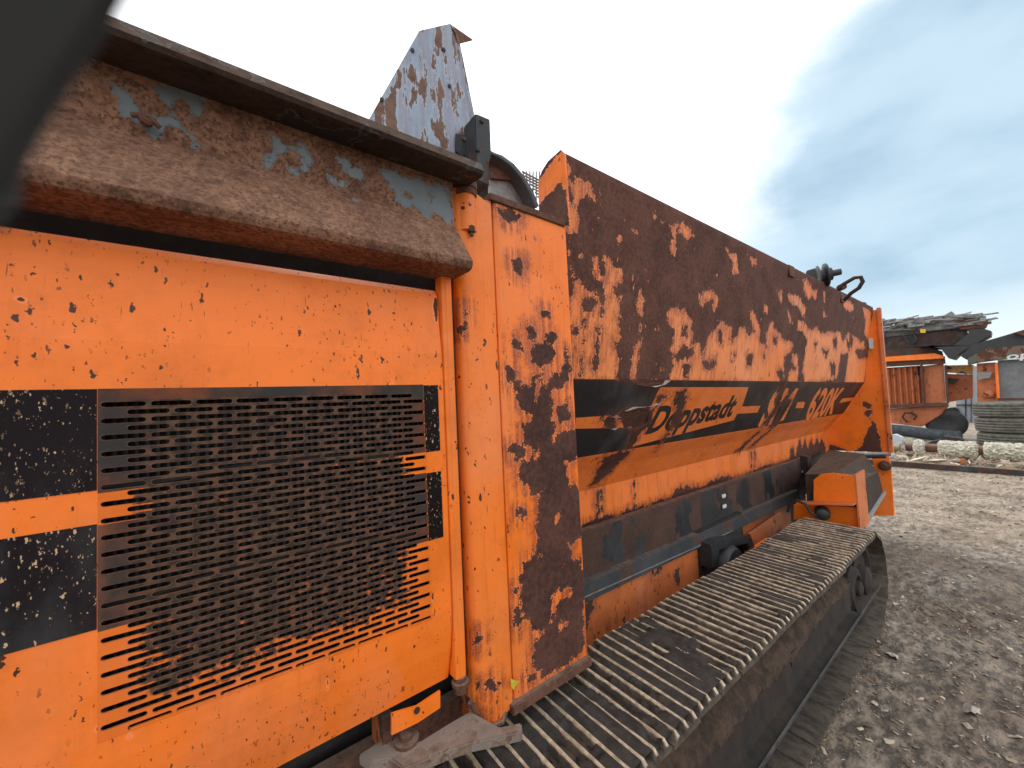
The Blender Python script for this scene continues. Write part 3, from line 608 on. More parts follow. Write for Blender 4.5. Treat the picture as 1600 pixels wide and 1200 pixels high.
low = conv([[(90, 826), (150, 808), (210, 780), (270, 790), (330, 745), (400, 740), (460, 715), (540, 700), (560, 655), (600, 640), (690, 640), (770, 600), (790, 590), (870, 600), (980, 550), (1010, 530), (1060, 530), (1130, 510), (1138, 450), (1150, 440), (1160, 505), (1172, 440), (1182, 395), (1195, 450), (1208, 398), (1222, 450), (1240, 400), (1252, 440), (1270, 392), (1280, 430), (1292, 398), (1312, 450), (1320, 520), (1000, 700), (80, 900)],
            [(160, 650), (180, 648), (182, 780), (170, 780)], [(185, 650), (195, 648), (198, 780), (188, 780)], [(350, 610), (358, 608), (358, 740), (352, 740)], [(936, 460), (944, 460), (944, 550), (938, 550)], [(955, 460), (962, 460), (962, 550), (957, 550)]], HL, zz2)
def hoprust(V):
    x, y, z = V[:, 0], V[:, 1], V[:, 2]; t_ = (x-X0)/(X1-X0); P2 = V[:, [0, 2]]
    r = np.full(len(V), -.5); zs = .087*(1-t_)+.03*t_
    up = z > zs-.02
    def ev(plus, minus, plus2):
        r_ = np.full(len(V), -.5)
        for q_ in plus: r_ = np.maximum(r_, sdf_one(P2, q_))
        for q_ in minus: r_ = np.minimum(r_, -sdf_one(P2, q_))
        for q_ in plus2: r_ = np.maximum(r_, sdf_one(P2, q_))
        return r_
    r = np.maximum(r, np.minimum(ev([np.array([(X0-.2, zs.max()-.04), (X1+.2, .00), (X1+.2, 1.5), (X0-.2, 1.5)])], upper_o, upper_i), (z-zs)*1.5+.012))
    r = np.maximum(r, ev(col1, [], []))
    lo = y > 1.57
    r = np.where(lo, np.maximum(r, ev(low, [], [])), r)
    return np.clip(r, -.5, .5)+1
def build_hop(name, i0, i1, mat):
    a, b2 = densp(near[i0:i1+1], far_[i0:i1+1], .016)
    return sheet(name, lattice(a, b2, hu), mat, mach, .006, (0, .9, -.2), attrs={'rust': hoprust}, smooth=True)
hop = build_hop('hopper_wall', 0, 4, m_hopper)
hops = build_hop('hopper_slope', 4, 7, m_hoplow); hopl = build_hop('hopper_skirt', 7, 8, m_hoplow)
# stripe film, orange inlays and lettering, all in the slope's own plane
def hs(px, py): return HS.at(px, py)
nS = HS.n*(-1 if HS.n[1] > 0 else 1)          # towards the viewer
def film(name, zpts, lift, mat, step=.03, parent=None):
    pts = [HS.at(880+.3125*a, 560+.3125*b_)+nS*lift for a, b_ in zpts]
    return plate(name, pts, HS, .0006, mat, parent or hops, step=step, attrs={'rust': hoprust}, px=False, away=-nS)
def hsc(u, v):  # u = x, v = 0 at the top crease, 1 at the stripe's lower edge
    t_ = (u-X0)/(X1-X0); a = np.array([u, 1.18, .087*(1-t_)+.03*t_]); b_ = np.array([u, 1.42, -.317*(1-t_)-.374*t_]); return a+(b_-a)*v
sb = [hsc(u, v)+nS*.0016 for u, v in ((X0, .01), (X1-.03, .01), (X1-.03, .985), (X0, .985))]
plate('stripe_film', sb, HS, .0006, m_blackh, hops, step=.045, attrs={'rust': hoprust}, px=False, away=-nS)
film('orange_inlay', [(62, 296), (300, 280), (345, 262), (430, 262), (420, 320), (340, 345), (62, 350)], .0026, m_hoplow)
film('orange_inlay', [(482, 143), (925, 143), (893, 240), (985, 236), (970, 270), (868, 276), (852, 308), (345, 440)], .0026, m_hoplow)
film('orange_inlay', [(1395, 200), (1475, 192), (1462, 208), (1378, 222)], .0026, m_hoplow)
film('orange_inlay', [(1170, 218), (1208, 216), (1200, 247), (1160, 249)], .0026, m_hoplow)
def lettering(word, quad, plane, lift, mat, parent, n, bold=.02, step=.03, attrs=None, z=(880, 560, .3125)):
    """quad: pixel corners (zoomed) of the word box: base-left, base-right, top-right, top-left; a real flat film on the plane"""
    cu = bpy.data.curves.new('lettering', 'FONT'); cu.body = word; cu.size = 1; cu.offset = bold; cu.resolution_u = 3
    ob = bpy.data.objects.new('tmp', cu); S.collection.objects.link(ob); dg = bpy.context.evaluated_depsgraph_get(); me = ob.evaluated_get(dg).to_mesh()
    V = np.array([v_.co[:] for v_ in me.vertices]); Fc = [list(p.vertices) for p in me.polygons]; ob.to_mesh_clear(); bpy.data.objects.remove(ob)
    x0, x1 = V[:, 0].min(), V[:, 0].max(); cap = .73
    C = [plane.at(z[0]+z[2]*a, z[1]+z[2]*b_) for a, b_ in quad]; out = []
    nn = n
    bm = bmesh.new(); vs = [bm.verts.new((c[0], c[1], 0)) for c in V]
    for f in Fc:
        try: bm.faces.new([vs[i] for i in f])
        except Exception: pass
    bmesh.ops.dissolve_limit(bm, angle_limit=.01, verts=bm.verts, edges=bm.edges)
    for ax, (lo, hi) in enumerate(((V[:, 0].min(), V[:, 0].max()), (V[:, 1].min(), V[:, 1].max()))):
        no = [0, 0, 0]; no[ax] = 1
        for q_ in np.arange(lo+.12, hi, .12):
            pc = [0, 0, 0]; pc[ax] = q_; bmesh.ops.bisect_plane(bm, geom=bm.verts[:]+bm.edges[:]+bm.faces[:], plane_co=pc, plane_no=no)
    for v_ in bm.verts:
        u = (v_.co[0]-x0)/(x1-x0); w = v_.co[1]/cap
        v_.co = Vector((C[0]*(1-u)*(1-w)+C[1]*u*(1-w)+C[2]*u*w+C[3]*(1-u)*w)+nn*lift)
    bmesh.ops.triangulate(bm, faces=bm.faces); bm.verts.index_update()
    V = np.array([v_.co[:] for v_ in bm.verts]); Fc = [[q_.index for q_ in f.verts] for f in bm.faces]; bm.free()
    return raw('lettering', V, Fc, mat, parent, attrs=attrs)
lettering('Doppstadt', [(408, 374), (838, 284), (888, 176), (482, 236)], HS, .0034, m_blackh, hops, nS, bold=.035, attrs={'rust': hoprust})
lettering('SM', [(968, 342), (1104, 300), (1176, 148), (1062, 148)], HS, .0026, m_hoplow, hops, nS, bold=.045, attrs={'rust': hoprust})
lettering('620K', [(1205, 305), (1345, 272), (1412, 145), (1262, 145)], HS, .0026, m_hoplow, hops, nS, bold=.035, attrs={'rust': hoprust})
# curled flakes of film
m_curl = rough_mat('curled_film', (.45, .38, .33), (.6, .5, .45), sc=30)
for pts in ([(360, 128), (430, 138), (490, 130), (507, 106)], [(205, 290), (262, 288), (268, 292)], [(300, 262), (345, 240), (420, 240), (462, 222)], [(185, 342), (230, 350), (255, 346)]):
    c = [HS.at(880+.3125*a, 560+.3125*b_)+nS*.006 for a, b_ in pts]; V = []
    for i, p in enumerate(c): V += [p, p+nS*(.022+.012*(i % 2))+np.array([.004, 0, .012])]
    raw('curled_film', V, [(2*i, 2*i+1, 2*i+3, 2*i+2) for i in range(len(c)-1)], m_curl, hops)
# far end plate
gx = PX(6.565)
gpx = [(1349, 470), (1365, 484), (1372, 520), (1380, 590), (1388, 705), (1310, 709), (1255, 690), (1255, 655)]
G = [gx.at(*p) for p in gpx]
fe = plate('hopper_end_plate', [(6.565, 1.02, .93), (6.565, .985, -.85), (6.565, 1.62, -.87), (6.565, 1.62, .93)], gx, .03, m_gusset, mach, px=False, step=.05,
           attrs={'rust': rustfn(conv([[(585, 995), (625, 985), (655, 1020), (650, 1100), (615, 1090), (600, 1060), (630, 1030), (590, 1020)]], gx, zz3, ax=(1, 2))+conv([[(590, 390), (600, 335), (640, 250), (680, 260), (700, 330), (720, 470), (380, 470), (375, 375), (460, 395), (520, 430), (560, 405)], [(640, 240), (665, 230), (672, 290), (655, 300)]], gx, (1200, 600, .25), ax=(1, 2)), ax=(1, 2))})
MB().box((6.57, .995, .05), (.07, .04, 1.80)).build('end_flange', m_chassis, mach, bevel=.008)
plate('white_label', [(1357, 528), (1364, 529), (1365, 545), (1358, 544)], PX(6.52), .003, m_white, mach)
# --- longitudinal beams and chassis
def bar(name, y, zn, zf, d, mat, x0=1.0, x1=5.3, hn=None, par=None, bevel=.004):
    """zn, zf = (top, bottom) at ratio near / far -> real height"""
    V = []
    for x, (zt, zb_) in ((x0, zn), (x1, zf)):
        for yy in (y, y+d):
            V += [(x, yy, zt), (x, yy, zb_)]
    return MB().add(V, [(0, 1, 3, 2), (4, 6, 7, 5), (0, 4, 5, 1), (2, 3, 7, 6), (0, 2, 6, 4), (1, 5, 7, 3)]).build(name, mat, par or mach, bevel=bevel)
bar('gap_strip', 1.575, (-.79, -.84), (-.875, -.92), .06, m_rust, 1.0, 5.3)
bar('conveyor_beam', 1.475, (-.727, -.99), (-.782, -1.10), .06, m_steelblue, 1.0, 5.35)
bar('conveyor_rail', 1.43, (-.962, -1.062), (-1.055, -1.150), .06, m_rail, 1.0, 4.75)
bar('rail_lip', 1.425, (-1.02, -1.026), (-1.10, -1.106), .004, m_steel, 1.1, 3.2, bevel=0)
bar('chassis_frame', 1.455, (-1.03, -1.75), (-1.12, -1.75), .05, m_chassis, .2, 2.80)
bar('chassis_frame', 1.475, (-1.05, -1.75), (-1.12, -1.75), .05, m_scuffed, 3.30, 4.6)
for c, s in (((1130, 775), 1), ((1131, 791), 1), ((1254, 727), .8), ((1254, 737), .8)):
    p = PY(1.467).at(*c)
    MB().lathe(p+np.array([-.012*s, 0, 0]), (0, -1, 0), [(0, .016*s), (.006, .016*s), (.007, .010*s)], 8).lathe(p+np.array([.018*s, 0, 0]), (0, -1, 0), [(0, .016*s), (.006, .016*s), (.007, .010*s)], 8).build('bolt', m_white, mach)
plate('beam_slot', [(1121, 767), (1137, 762), (1138, 776), (1122, 782)], PY(1.472), .002, m_dark, mach)
# drive motor housing in the frame opening
hb = MB(); hb.lathe((3.0, 1.36, -1.30), (0, -1, 0), [(-.2, .15), (.0, .15), (.03, .13), (.04, .07), (.07, .06)], 20)
hb.build('track_motor', m_plastic, mach, smooth=True)
plate('motor_guard', [(1110, 852), (1122, 844), (1165, 836), (1176, 842), (1181, 858), (1172, 862), (1168, 850), (1125, 860), (1120, 886), (1112, 890)], PY(1.36), .09, m_plastic, mach, bevel=.008)
MB().box((3.05, 1.46, -1.3), (.7, .05, .6)).build('motor_recess', m_dark, mach)
plate('chassis_patch', [(1172, 835), (1222, 800), (1226, 812), (1215, 826), (1180, 855)], PY(1.41), .02, m_scuffed, mach)
plate('chassis_edge', [(1178, 862), (1208, 842), (1209, 846), (1180, 868)], PY(1.33), .05, m_orange, mach)
# --- orange bracket and tail conveyor at the far end
bx = PX(4.15)
plate('tail_bracket', [(1271, 765), (1271, 750), (1282, 741), (1300, 739), (1334, 743), (1338, 752), (1338, 787), (1305, 786), (1271, 784)], bx, .02, m_gusset, mach, bevel=.003)
plate('tail_bracket', [(1240, 788), (1270, 789), (1338, 793), (1344, 829), (1290, 822), (1262, 812), (1240, 812)], PX(4.2), .02, m_gusset, mach, bevel=.003)
a = [bx.at(*p) for p in ((1250, 784), (1338, 787))]
MB().add([a[0], a[1], a[1]+[-.10, 0, 0], a[0]+[-.10, 0, 0], a[0]+[0, 0, .012], a[1]+[0, 0, .012], a[1]+[-.1, 0, .012], a[0]+[-.1, 0, .012]], [(0, 1, 2, 3), (4, 7, 6, 5), (0, 4, 5, 1), (1, 5, 6, 2), (2, 6, 7, 3), (3, 7, 4, 0)]).build('bracket_shelf', m_chassis, mach)
a = [PX(4.15).at(*p) for p in ((1337, 742), (1345, 830))]
MB().add([a[0], a[1], a[1]+[.3, 0, 0], a[0]+[.3, 0, 0], a[0]+[0, .012, 0], a[1]+[0, .012, 0], a[1]+[.3, .012, 0], a[0]+[.3, .012, 0]], [(0, 1, 2, 3), (4, 7, 6, 5), (0, 4, 5, 1), (1, 5, 6, 2), (2, 6, 7, 3), (3, 7, 4, 0)]).build('bracket_side', m_chassis, mach)
c = PX(4.10).at(1285, 802); MB().lathe(c, (-1, -.3, 0), [(-.05, .055), (.02, .055), (.05, .045), (.06, .02)], 18).build('hydraulic_motor', m_plastic, mach, smooth=True)
c = PX(4.05)
MB().tube([c.at(1231, 800), c.at(1233, 788), c.at(1245, 782), c.at(1258, 787), c.at(1266, 800), c.at(1276, 806)], .012, 8).build('hydraulic_hose', m_plastic, mach, smooth=True)
c = PX(4.3)
MB().tube([c.at(1255, 775), c.at(1257, 763), c.at(1264, 755), c.at(1275, 752), c.at(1288, 760)], .012, 8).build('hydraulic_hose', m_plastic, mach, smooth=True)
m_belt = paint('dusty_conveyor_sides', (.035, .03, .027), rust=((.05, .03, .022), (.085, .055, .04)), auto=(5, .5, 1), dust=.7, dustcol=(.15, .105, .078), rough=.75, spec=.1, stain=0, edgecol=(.05, .04, .03))
tp = [PX(4.25).at(*p) for p in ((1258, 741), (1302, 741), (1336, 756), (1346, 826), (1262, 812))]
fp = [PX(6.2).at(*p) for p in ((1294, 703), (1350, 709), (1372, 738), (1382, 776), (1300, 760))]
ed = dens([(0, 0), (1, 0)], .08)[:, 0]
raw('tail_conveyor', tp+fp, [(0, 1, 6, 5), (1, 2, 7, 6), (2, 3, 8, 7), (3, 4, 9, 8), (4, 0, 5, 9), (0, 4, 3, 2, 1), (5, 6, 7, 8, 9)], m_belt, mach)
MB().tube([PX(4.3).at(1347, 824), PX(6.2).at(1381, 770)], .022, 8).build('edge_pipe', m_steel, mach, smooth=True)
plate('seal_flap', [(1250, 712), (1262, 714), (1262, 738), (1250, 742)], PX(5.0), .02, m_dark, mach)
plate('tail_shelf', [(1310, 712), (1384, 711), (1385, 716), (1312, 717)], PX(6.45), .3, m_rail, mach)
plate('tail_leg', [(1362, 714), (1389, 714), (1392, 730), (1397, 806), (1358, 806), (1374, 770)], PX(6.45), .05, m_gusset, mach, bevel=.004)
MB().lathe(PX(6.4).at(1382, 728), (-1, 0, 0), [(-.05, .06), (0, .06), (.01, .03), (.04, .03)], 14).build('hinge_pin', m_rust, mach, smooth=True)
MB().box((5.6, 1.75, -1.0), (2.6, .1, .7)).build('dark_backing', m_dark, mach)  # added dark box, stands for the shade deep inside
MB().box((4.3, 1.62, -1.25), (2.4, .05, .9)).build('dark_backing', m_dark, mach)  # dark box added to fill the see-through gap with shade
# winch-like pulley and hose loop on the hopper's top edge
c = PX(4.6); p = c.at(1284, 432)
w = MB(); w.lathe(c.at(1289, 430), (.45, -.9, .1), [(-.06, .09), (-.05, .105), (-.04, .06), (-.01, .06), (0, .11), (.015, .11), (.02, .06), (.05, .06), (.055, .03), (.12, .03)], 20)
w.build('pulley', m_plastic, mach, smooth=True)
plate('pulley_bracket', [(1258, 423), (1276, 418), (1282, 445), (1260, 432)], c, .08, m_plastic, mach, bevel=.01)
MB().tube([c.at(*q) for q in ((1308, 452), (1318, 444), (1335, 434), (1345, 433), (1348, 440), (1342, 450), (1330, 458), (1318, 470))], .017, 8).build('hose_loop', m_flange, mach, smooth=True)
MB().lathe(c.at(1312, 450), (1, -.5, .4), [(0, .03), (.05, .03)], 8).build('hose_coupling', m_rust, mach)
for pp in ((1236, 424), (1316, 466)): 
    a = HU.at(*pp); MB().box(a+np.array([0, -.004, 0]), (.12, .008, .09)).build('rusty_patch_plate', m_rust, mach, bevel=.003)
plate('top_clip', [(1345, 472), (1351, 472), (1351, 478), (1345, 476)], PX(6.4), .1, m_rust, mach)
m_arm = paint('scraped_steel_arm', (.20, .16, .135), rust=((.09, .055, .042), (.22, .15, .115)), auto=(14, .5, 1), rough=.6, stain=0, edgecol=(.3, .22, .17), dust=.5, dustcol=(.30, .235, .19), speck=.4)
# --- rusty latch arm, hinge tab and frame under the door
plate('hinge_tab', [(612, 1116), (652, 1104), (688, 1080), (688, 1106), (652, 1130), (612, 1149)], PY(1.07), .008, m_door, mach)
MB().lathe(PY(1.066).at(652, 1111), (0, 1, 0), [(0, .0085), (.006, .0085)], 14).build('tab_hole', m_dark, mach)
arm = [PZ(-.93).at(*p) for p in ((560, 1178), (600, 1152), (640, 1148), (655, 1158), (700, 1130), (735, 1110), (780, 1135), (815, 1128), (816, 1142), (800, 1146), (735, 1160), (700, 1172), (655, 1190), (630, 1200), (610, 1185), (580, 1190))]
plate('latch_arm', arm, PZ(-.93), .03, m_arm, mach, px=False, away=(0, 0, -1), bevel=.004)
MB().lathe(PZ(-.925).at(635, 1155), (0, 0, 1), [(-.02, .034), (.004, .034), (.005, .018), (.016, .018)], 16).build('bolt', m_rust, mach, smooth=True)
MB().box((.1, 1.20, -1.02), (1.5, .04, .10)).build('underframe', m_rust, mach)
MB().box((.0, 1.28, -1.25), (1.6, .04, .6)).build('underframe', m_dark, mach)
MB().box((.36, 1.16, -.92), (.03, .1, .12)).build('underframe_rib', m_scuffed, mach)
def vnoise(X, Y, sc, seed, oct=5, rough=.5):
    r_ = np.random.default_rng(seed); out = np.zeros_like(X); amp = 1.; tot = 0
    for o_ in range(oct):
        T = r_.random((256, 256)); x_ = X*sc; y_ = Y*sc; xi = np.floor(x_).astype(int); yi = np.floor(y_).astype(int); fx = x_-xi; fy = y_-yi
        fx = fx*fx*(3-2*fx); fy = fy*fy*(3-2*fy); g = lambda a, b_: T[a % 256, b_ % 256]
        out += amp*((g(xi, yi)*(1-fx)+g(xi+1, yi)*fx)*(1-fy)+(g(xi, yi+1)*(1-fx)+g(xi+1, yi+1)*fx)*fy); tot += amp; amp *= rough; sc *= 2.03
    return out/tot
# --- crawler: frame, idler, pads
YO, YI = .72, 1.20
m_pad = bpy.data.materials.new('worn_track_steel'); m_pad.use_nodes = True; t = m_pad.node_tree; t.nodes.clear()
v = NN(t, 'ShaderNodeTexCoord').outputs['Object']; oi = NN(t, 'ShaderNodeObjectInfo').outputs['Random']
va = NN(t, 'ShaderNodeVectorMath', operation='ADD'); t.links.new(v, va.inputs[0]); cx = NN(t, 'ShaderNodeCombineXYZ'); t.links.new(MM(t, 'MULTIPLY', oi, 37.), cx.inputs[0]); t.links.new(MM(t, 'MULTIPLY', oi, 9.), cx.inputs[1]); t.links.new(cx.outputs[0], va.inputs[1]); vv = va.outputs[0]
s = NN(t, 'ShaderNodeAttribute', attribute_name='wear').outputs['Fac']
nf = NOI(t, MAPV(t, vv, (1.6, 1, 1.6)), 14, 7, .7)
c1 = MIX(t, MR(t, nf, .35, .65), (.045, .035, .028), (.12, .093, .07))
wv = MR(t, MM(t, 'ADD', s, MM(t, 'MULTIPLY', MM(t, 'SUBTRACT', nf, .5), 1.1)), .45, .85)
sz_ = NN(t, 'ShaderNodeNewGeometry'); sn = NN(t, 'ShaderNodeSeparateXYZ'); t.links.new(v, sn.inputs[0])
c2 = MIX(t, wv, c1, MIX(t, MR(t, NOI(t, vv, 40, 4), .35, .65), (.36, .265, .175), (.62, .49, .35)))
bs = NN(t, 'ShaderNodeBsdfPrincipled'); t.links.new(c2, bs.inputs['Base Color']); bs.inputs['Roughness'].default_value = .62
bu = NN(t, 'ShaderNodeBump'); bu.inputs['Strength'].default_value = .5; bu.inputs['Distance'].default_value = .004; t.links.new(NOI(t, vv, 70, 6, .7), bu.inputs['Height']); t.links.new(bu.outputs[0], bs.inputs['Normal'])
t.links.new(bs.outputs[0], NN(t, 'ShaderNodeOutputMaterial').inputs[0])
PIT = .165
def pad_mesh():
    h = PIT/2; pr = [(-h+.003, -.014), (-h+.003, -.002)]
    for g_ in (-.055, .0, .055): pr += [(g_-.015, .0), (g_-.0065, .023), (g_-.003, .028), (g_+.005, .026), (g_+.008, .020), (g_+.015, .0)]
    pr += [(h, -.004), (h, -.016)]
    ys = [0, .012, .05, .16, .24, .32, .43, .468, .48]; V = []; wr = []
    for k, y in enumerate(ys):
        tz = .55 if k in (0, len(ys)-1) else 1.0
        for (x, z) in pr:
            j = random.uniform(-.0016, .0016) if z > .016 else 0
            V.append((x, y, z*tz+j if z > 0 else z)); wr.append(1. if z > .024 else (.6 if z > .016 else 0.))
    n = len(pr); Fc = []
    for k in range(len(ys)-1):
        for i in range(n): Fc.append((k*n+i, k*n+(i+1) % n, (k+1)*n+(i+1) % n, (k+1)*n+i))
    Fc += [tuple(range(n)), tuple((len(ys)-1)*n+i for i in range(n))[::-1]]
    me = bpy.data.meshes.new('track_pad'); me.from_pydata(V, [], Fc); setattr_(me, 'wear', wr); me.materials.append(m_pad)
    bm = bmesh.new(); bm.from_mesh(me); bmesh.ops.recalc_face_normals(bm, faces=bm.faces); bm.to_mesh(me); bm.free()
    return me
pms = [pad_mesh() for _ in range(4)]
ZT, ZB = -1.098, -1.80; RC = (ZT-ZB)/2-.02; XC = 3.86; ZC = (ZT+ZB)/2
ch = MB()
for yy in (.90, 1.02): ch.box((1.6, yy, ZT-.10), (4.4, .03, .05)).box((1.6, yy, ZB+.035), (4.4, .03, .05)).lathe((XC, yy-.015, ZC), (0, 1, 0), [(0, RC-.07), (.03, RC-.07)], 32)
chain = ch.build('track_chain', m_dark, mach)
bb = base_of(mach)
def put_pad(x, z, ang):
    o = bpy.data.objects.new('track_pad', random.choice(pms)); S.collection.objects.link(o); o.parent = chain
    o.matrix_local = Matrix.Translation(Vector((x-bb[0], YO-bb[1]+random.uniform(-.004, .004), z-bb[2]+random.uniform(-.0025, .0025)))) @ Matrix.Rotation(ang, 4, 'Y') @ Matrix.Rotation(random.uniform(-.012, .012), 4, 'X') @ Matrix.Rotation(random.uniform(-.02, .02), 4, 'Y') @ Matrix.Rotation(random.uniform(-.005, .005), 4, 'Z')
x = XC-.02; tops = []
while x > -.55: 
    zz = -1.060-.05*max(0, (x-1.0)/2.9) - .012*math.sin((x+.4)*1.4)**2
    tops.append((x, zz)); x -= PIT
for x_, z_ in tops: put_pad(x_, z_-.03, 0.006)
R0 = .335; ZCc = -1.475; nA = int(math.pi*R0/PIT)
for k in range(1, nA+1):
    a = math.pi*k/(nA+.3); put_pad(XC+.02+R0*math.sin(a), ZCc+R0*math.cos(a), a)
x = XC-.1
while x > .6: put_pad(x, -1.812, math.pi); x -= PIT
fr = MB()
pr = [(1.10, -1.19), (.96, -1.19), (.84, -1.25), (.785, -1.31), (.775, -1.335), (.772, -1.46), (.765, -1.50), (.715, -1.505), (.71, -1.515), (.715, -1.525), (1.1, -1.53)]
P = lattice(pr, pr, [-.6, .6, 1.8, 3.0, 3.34]); V, Fc = grid_mesh(P); n = len(pr); Fc = list(map(tuple, Fc))+[tuple(range(n)), tuple(range(4*n, 5*n))[::-1]]
m_frame = rough_mat('muddy_dark_frame', (.011, .010, .009), (.042, .027, .018), (.085, .06, .042), sc=6, rough=.8, bump=.5, bd_=.006, stretch=(1, 1, .45), k3=.66)
raw('track_frame', V, Fc, m_frame, mach)
fx = np.linspace(-.6, 3.335, 260); fp_ = dens([(.965, -1.184), (.84, -1.246), (.784, -1.307), (.772, -1.335), (.768, -1.40)], .012)
P = lattice(fp_, fp_, fx); dn = vnoise(P[..., 0]+9, P[..., 2]*1.+5, 9, 21, 5)
P[..., 1] -= .002+.016*dn*np.linspace(1, .15, P.shape[1])[None]; P[..., 2] += .006*dn
cut = -1.318-.050*vnoise(P[..., 0]+3, P[..., 0]*0, 7, 23, 5)
mk_ = (P[:-1, :-1, 2] > cut[:-1, :-1])
m_crust = rough_mat('brown_dirt_crust', (.026, .016, .011), (.085, .051, .032), (.15, .10, .07), sc=16, rough=.95, bump=.8, bd_=.008, k3=.66)
sheet('dirt_crust', P, m_crust, mach, .003, (0, 1, 0), mask=mk_)
MB().box((1.4, .709, -1.5), (5.0, .006, .014)).build('frame_lip', m_rail, mach)
MB().box((2.3, .7706, -1.36), (.07, .006, .07)).build('frame_badge', m_dark, mach)
MB().lathe((XC, .80, ZCc), (0, -1, 0), [(-.3, .27), (0, .27), (.005, .22), (-.02, .20), (-.02, .11), (.03, .10), (.045, .06)], 28).build('idler_wheel', m_frame, mach, smooth=True)
MB().lathe((3.62, .84, ZCc+.02), (0, -1, 0), [(-.04, .15), (.03, .15), (.055, .13), (.062, .09), (.04, .08), (.04, .055), (.075, .05), (.085, .03)], 20).build('idler_hub', m_frame, mach, smooth=True)
MB().box((3.48, .83, ZCc+.02), (.22, .07, .20)).build('idler_yoke', m_frame, mach, bevel=.02)
MB().box((2.2, 1.15, -1.45), (3.2, .3, .4)).build('track_frame_core', m_dark, mach)
# packed mud between the grousers
gx_ = np.arange(-.5, XC, .008); gy_ = np.arange(YO+.015, YI-.01, .008); GX, GY_ = np.meshgrid(gx_, gy_, indexing='ij')
zz = -1.060-.05*np.maximum(0, (GX-1.0)/2.9)-.012*np.sin((GX+.4)*1.4)**2-.03
mud = vnoise(GX, GY_, 7, 3, 6, .6)-.47; mud2 = vnoise(GX, GY_, 60, 5, 3)-.5
bias = .012*np.exp(-((GX-1.1)/.9)**2)+.016*np.exp(-((GX-2.9)/.6)**2)
Z = zz+np.clip(mud*.21+mud2*.016+bias+.011, -.02, .0262)
P = np.stack([GX, GY_, Z], -1); V, Fc = grid_mesh(P)
m_mud = rough_mat('dark_packed_mud', (.022, .018, .015), (.055, .044, .035), (.26, .22, .17), sc=24, rough=.85, bump=.7, bd_=.006, k3=.70)
raw('packed_mud', V, Fc, m_mud, chain, kind='stuff', smooth=True)
# ------------------------------------------------------------------ GROUND
def axis(lo, hi, fine0, fine1, st, g=1.12):
    a = list(np.arange(fine0, fine1, st)); s_ = st; x_ = a[-1]
    while x_ < hi: s_ *= g; x_ += s_; a.append(x_)
    s_ = st; x_ = fine0; b_ = []
    while x_ > lo: s_ *= g; x_ -= s_; b_.append(x_)
    return np.array(b_[::-1]+a)
ax_ = axis(-300, 900, 1.2, 8.5, .028, 1.035); ay_ = axis(-500, 600, -2.2, 1.6, .028, 1.05)
GX, GYY = np.meshgrid(ax_, ay_, indexing='ij')
near_ = np.clip((18-np.hypot(GX, GYY))/10, 0, 1)
def gheight(X, Y):
    a = vnoise(X+50, Y+50, .9, 11, 3)-.5; b_ = vnoise(X*1.0+90, Y*1.6+90, 5, 12, 5, .55)-.5
    f = np.clip((Y*-1+.95)/.25, .12, 1)          # trodden flat beneath the track
    return (a*.12+b_*.055)*f
GZ = -H-.01+gheight(GX, GYY)*near_-.02
V, Fc = grid_mesh(np.stack([GX, GYY, GZ], -1))
m = bpy.data.materials.new('muddy_yard_soil'); m.use_nodes = True; t = m.node_tree; t.nodes.clear(); v = NN(t, 'ShaderNodeTexCoord').outputs['Object']
a = NOI(t, v, 1.3, 6, .6); b_ = NOI(t, MAPV(t, v, (1, 1.7, 1)), 9, 8, .68); c_ = NOI(t, v, 60, 6, .7)
col = MIX(t, MR(t, a, .35, .65), (.20, .148, .108), (.36, .285, .21)); col = MIX(t, MR(t, b_, .38, .66), tuple(x*.5 for x in (.13, .10, .078)), col)
col = MIX(t, MM(t, 'MULTIPLY', MR(t, c_, .52, .68), .5), col, (.26, .225, .18))
s = NN(t, 'ShaderNodeSeparateXYZ'); t.links.new(v, s.inputs[0])
saw = MM(t, 'MULTIPLY', MR(t, s.outputs[0], 3.5, 9), MR(t, NOI(t, v, 2.2, 5), .38, .62)); col = MIX(t, MM(t, 'MULTIPLY', saw, .65), col, (.36, .29, .21))
bs = NN(t, 'ShaderNodeBsdfPrincipled'); t.links.new(col, bs.inputs['Base Color']); t.links.new(MR(t, a, .42, .6, .9, .5), bs.inputs['Roughness'])
bu = NN(t, 'ShaderNodeBump'); bu.inputs['Strength'].default_value = .9; bu.inputs['Distance'].default_value = .02; t.links.new(MM(t, 'ADD', b_, MM(t, 'MULTIPLY', c_, .25)), bu.inputs['Height']); t.links.new(bu.outputs[0], bs.inputs['Normal'])
t.links.new(bs.outputs[0], NN(t, 'ShaderNodeOutputMaterial').inputs[0])
raw('ground', V, Fc, m, None, kind='structure', smooth=True)
# wood chips and litter
mc = bpy.data.materials.new('pale_wood_chips'); mc.use_nodes = True; t = mc.node_tree; t.nodes.clear()
at = NN(t, 'ShaderNodeAttribute', attribute_name='tone').outputs['Fac']
bs = NN(t, 'ShaderNodeBsdfPrincipled'); t.links.new(MIX(t, at, (.16, .115, .08), (.58, .48, .36)), bs.inputs['Base Color']); bs.inputs['Roughness'].default_value = .8
t.links.new(bs.outputs[0], NN(t, 'ShaderNodeOutputMaterial').inputs[0])
N = 60000
cx_ = np.concatenate([rng.uniform(1.6, 5, 6500), 4+rng.random(N-6500)**.8*9]); cy_ = np.concatenate([rng.uniform(-1.5, .75, 6500), rng.uniform(-3.5, 4.5, N-6500)])
cz_ = -H-.03+gheight(cx_, cy_)*np.clip((18-np.hypot(cx_, cy_))/10, 0, 1)+.004
sz = np.clip(rng.exponential(.0052, N)+.0030, 0, .026); asp = rng.uniform(.25, .8, N); th = rng.uniform(0, math.pi, N)
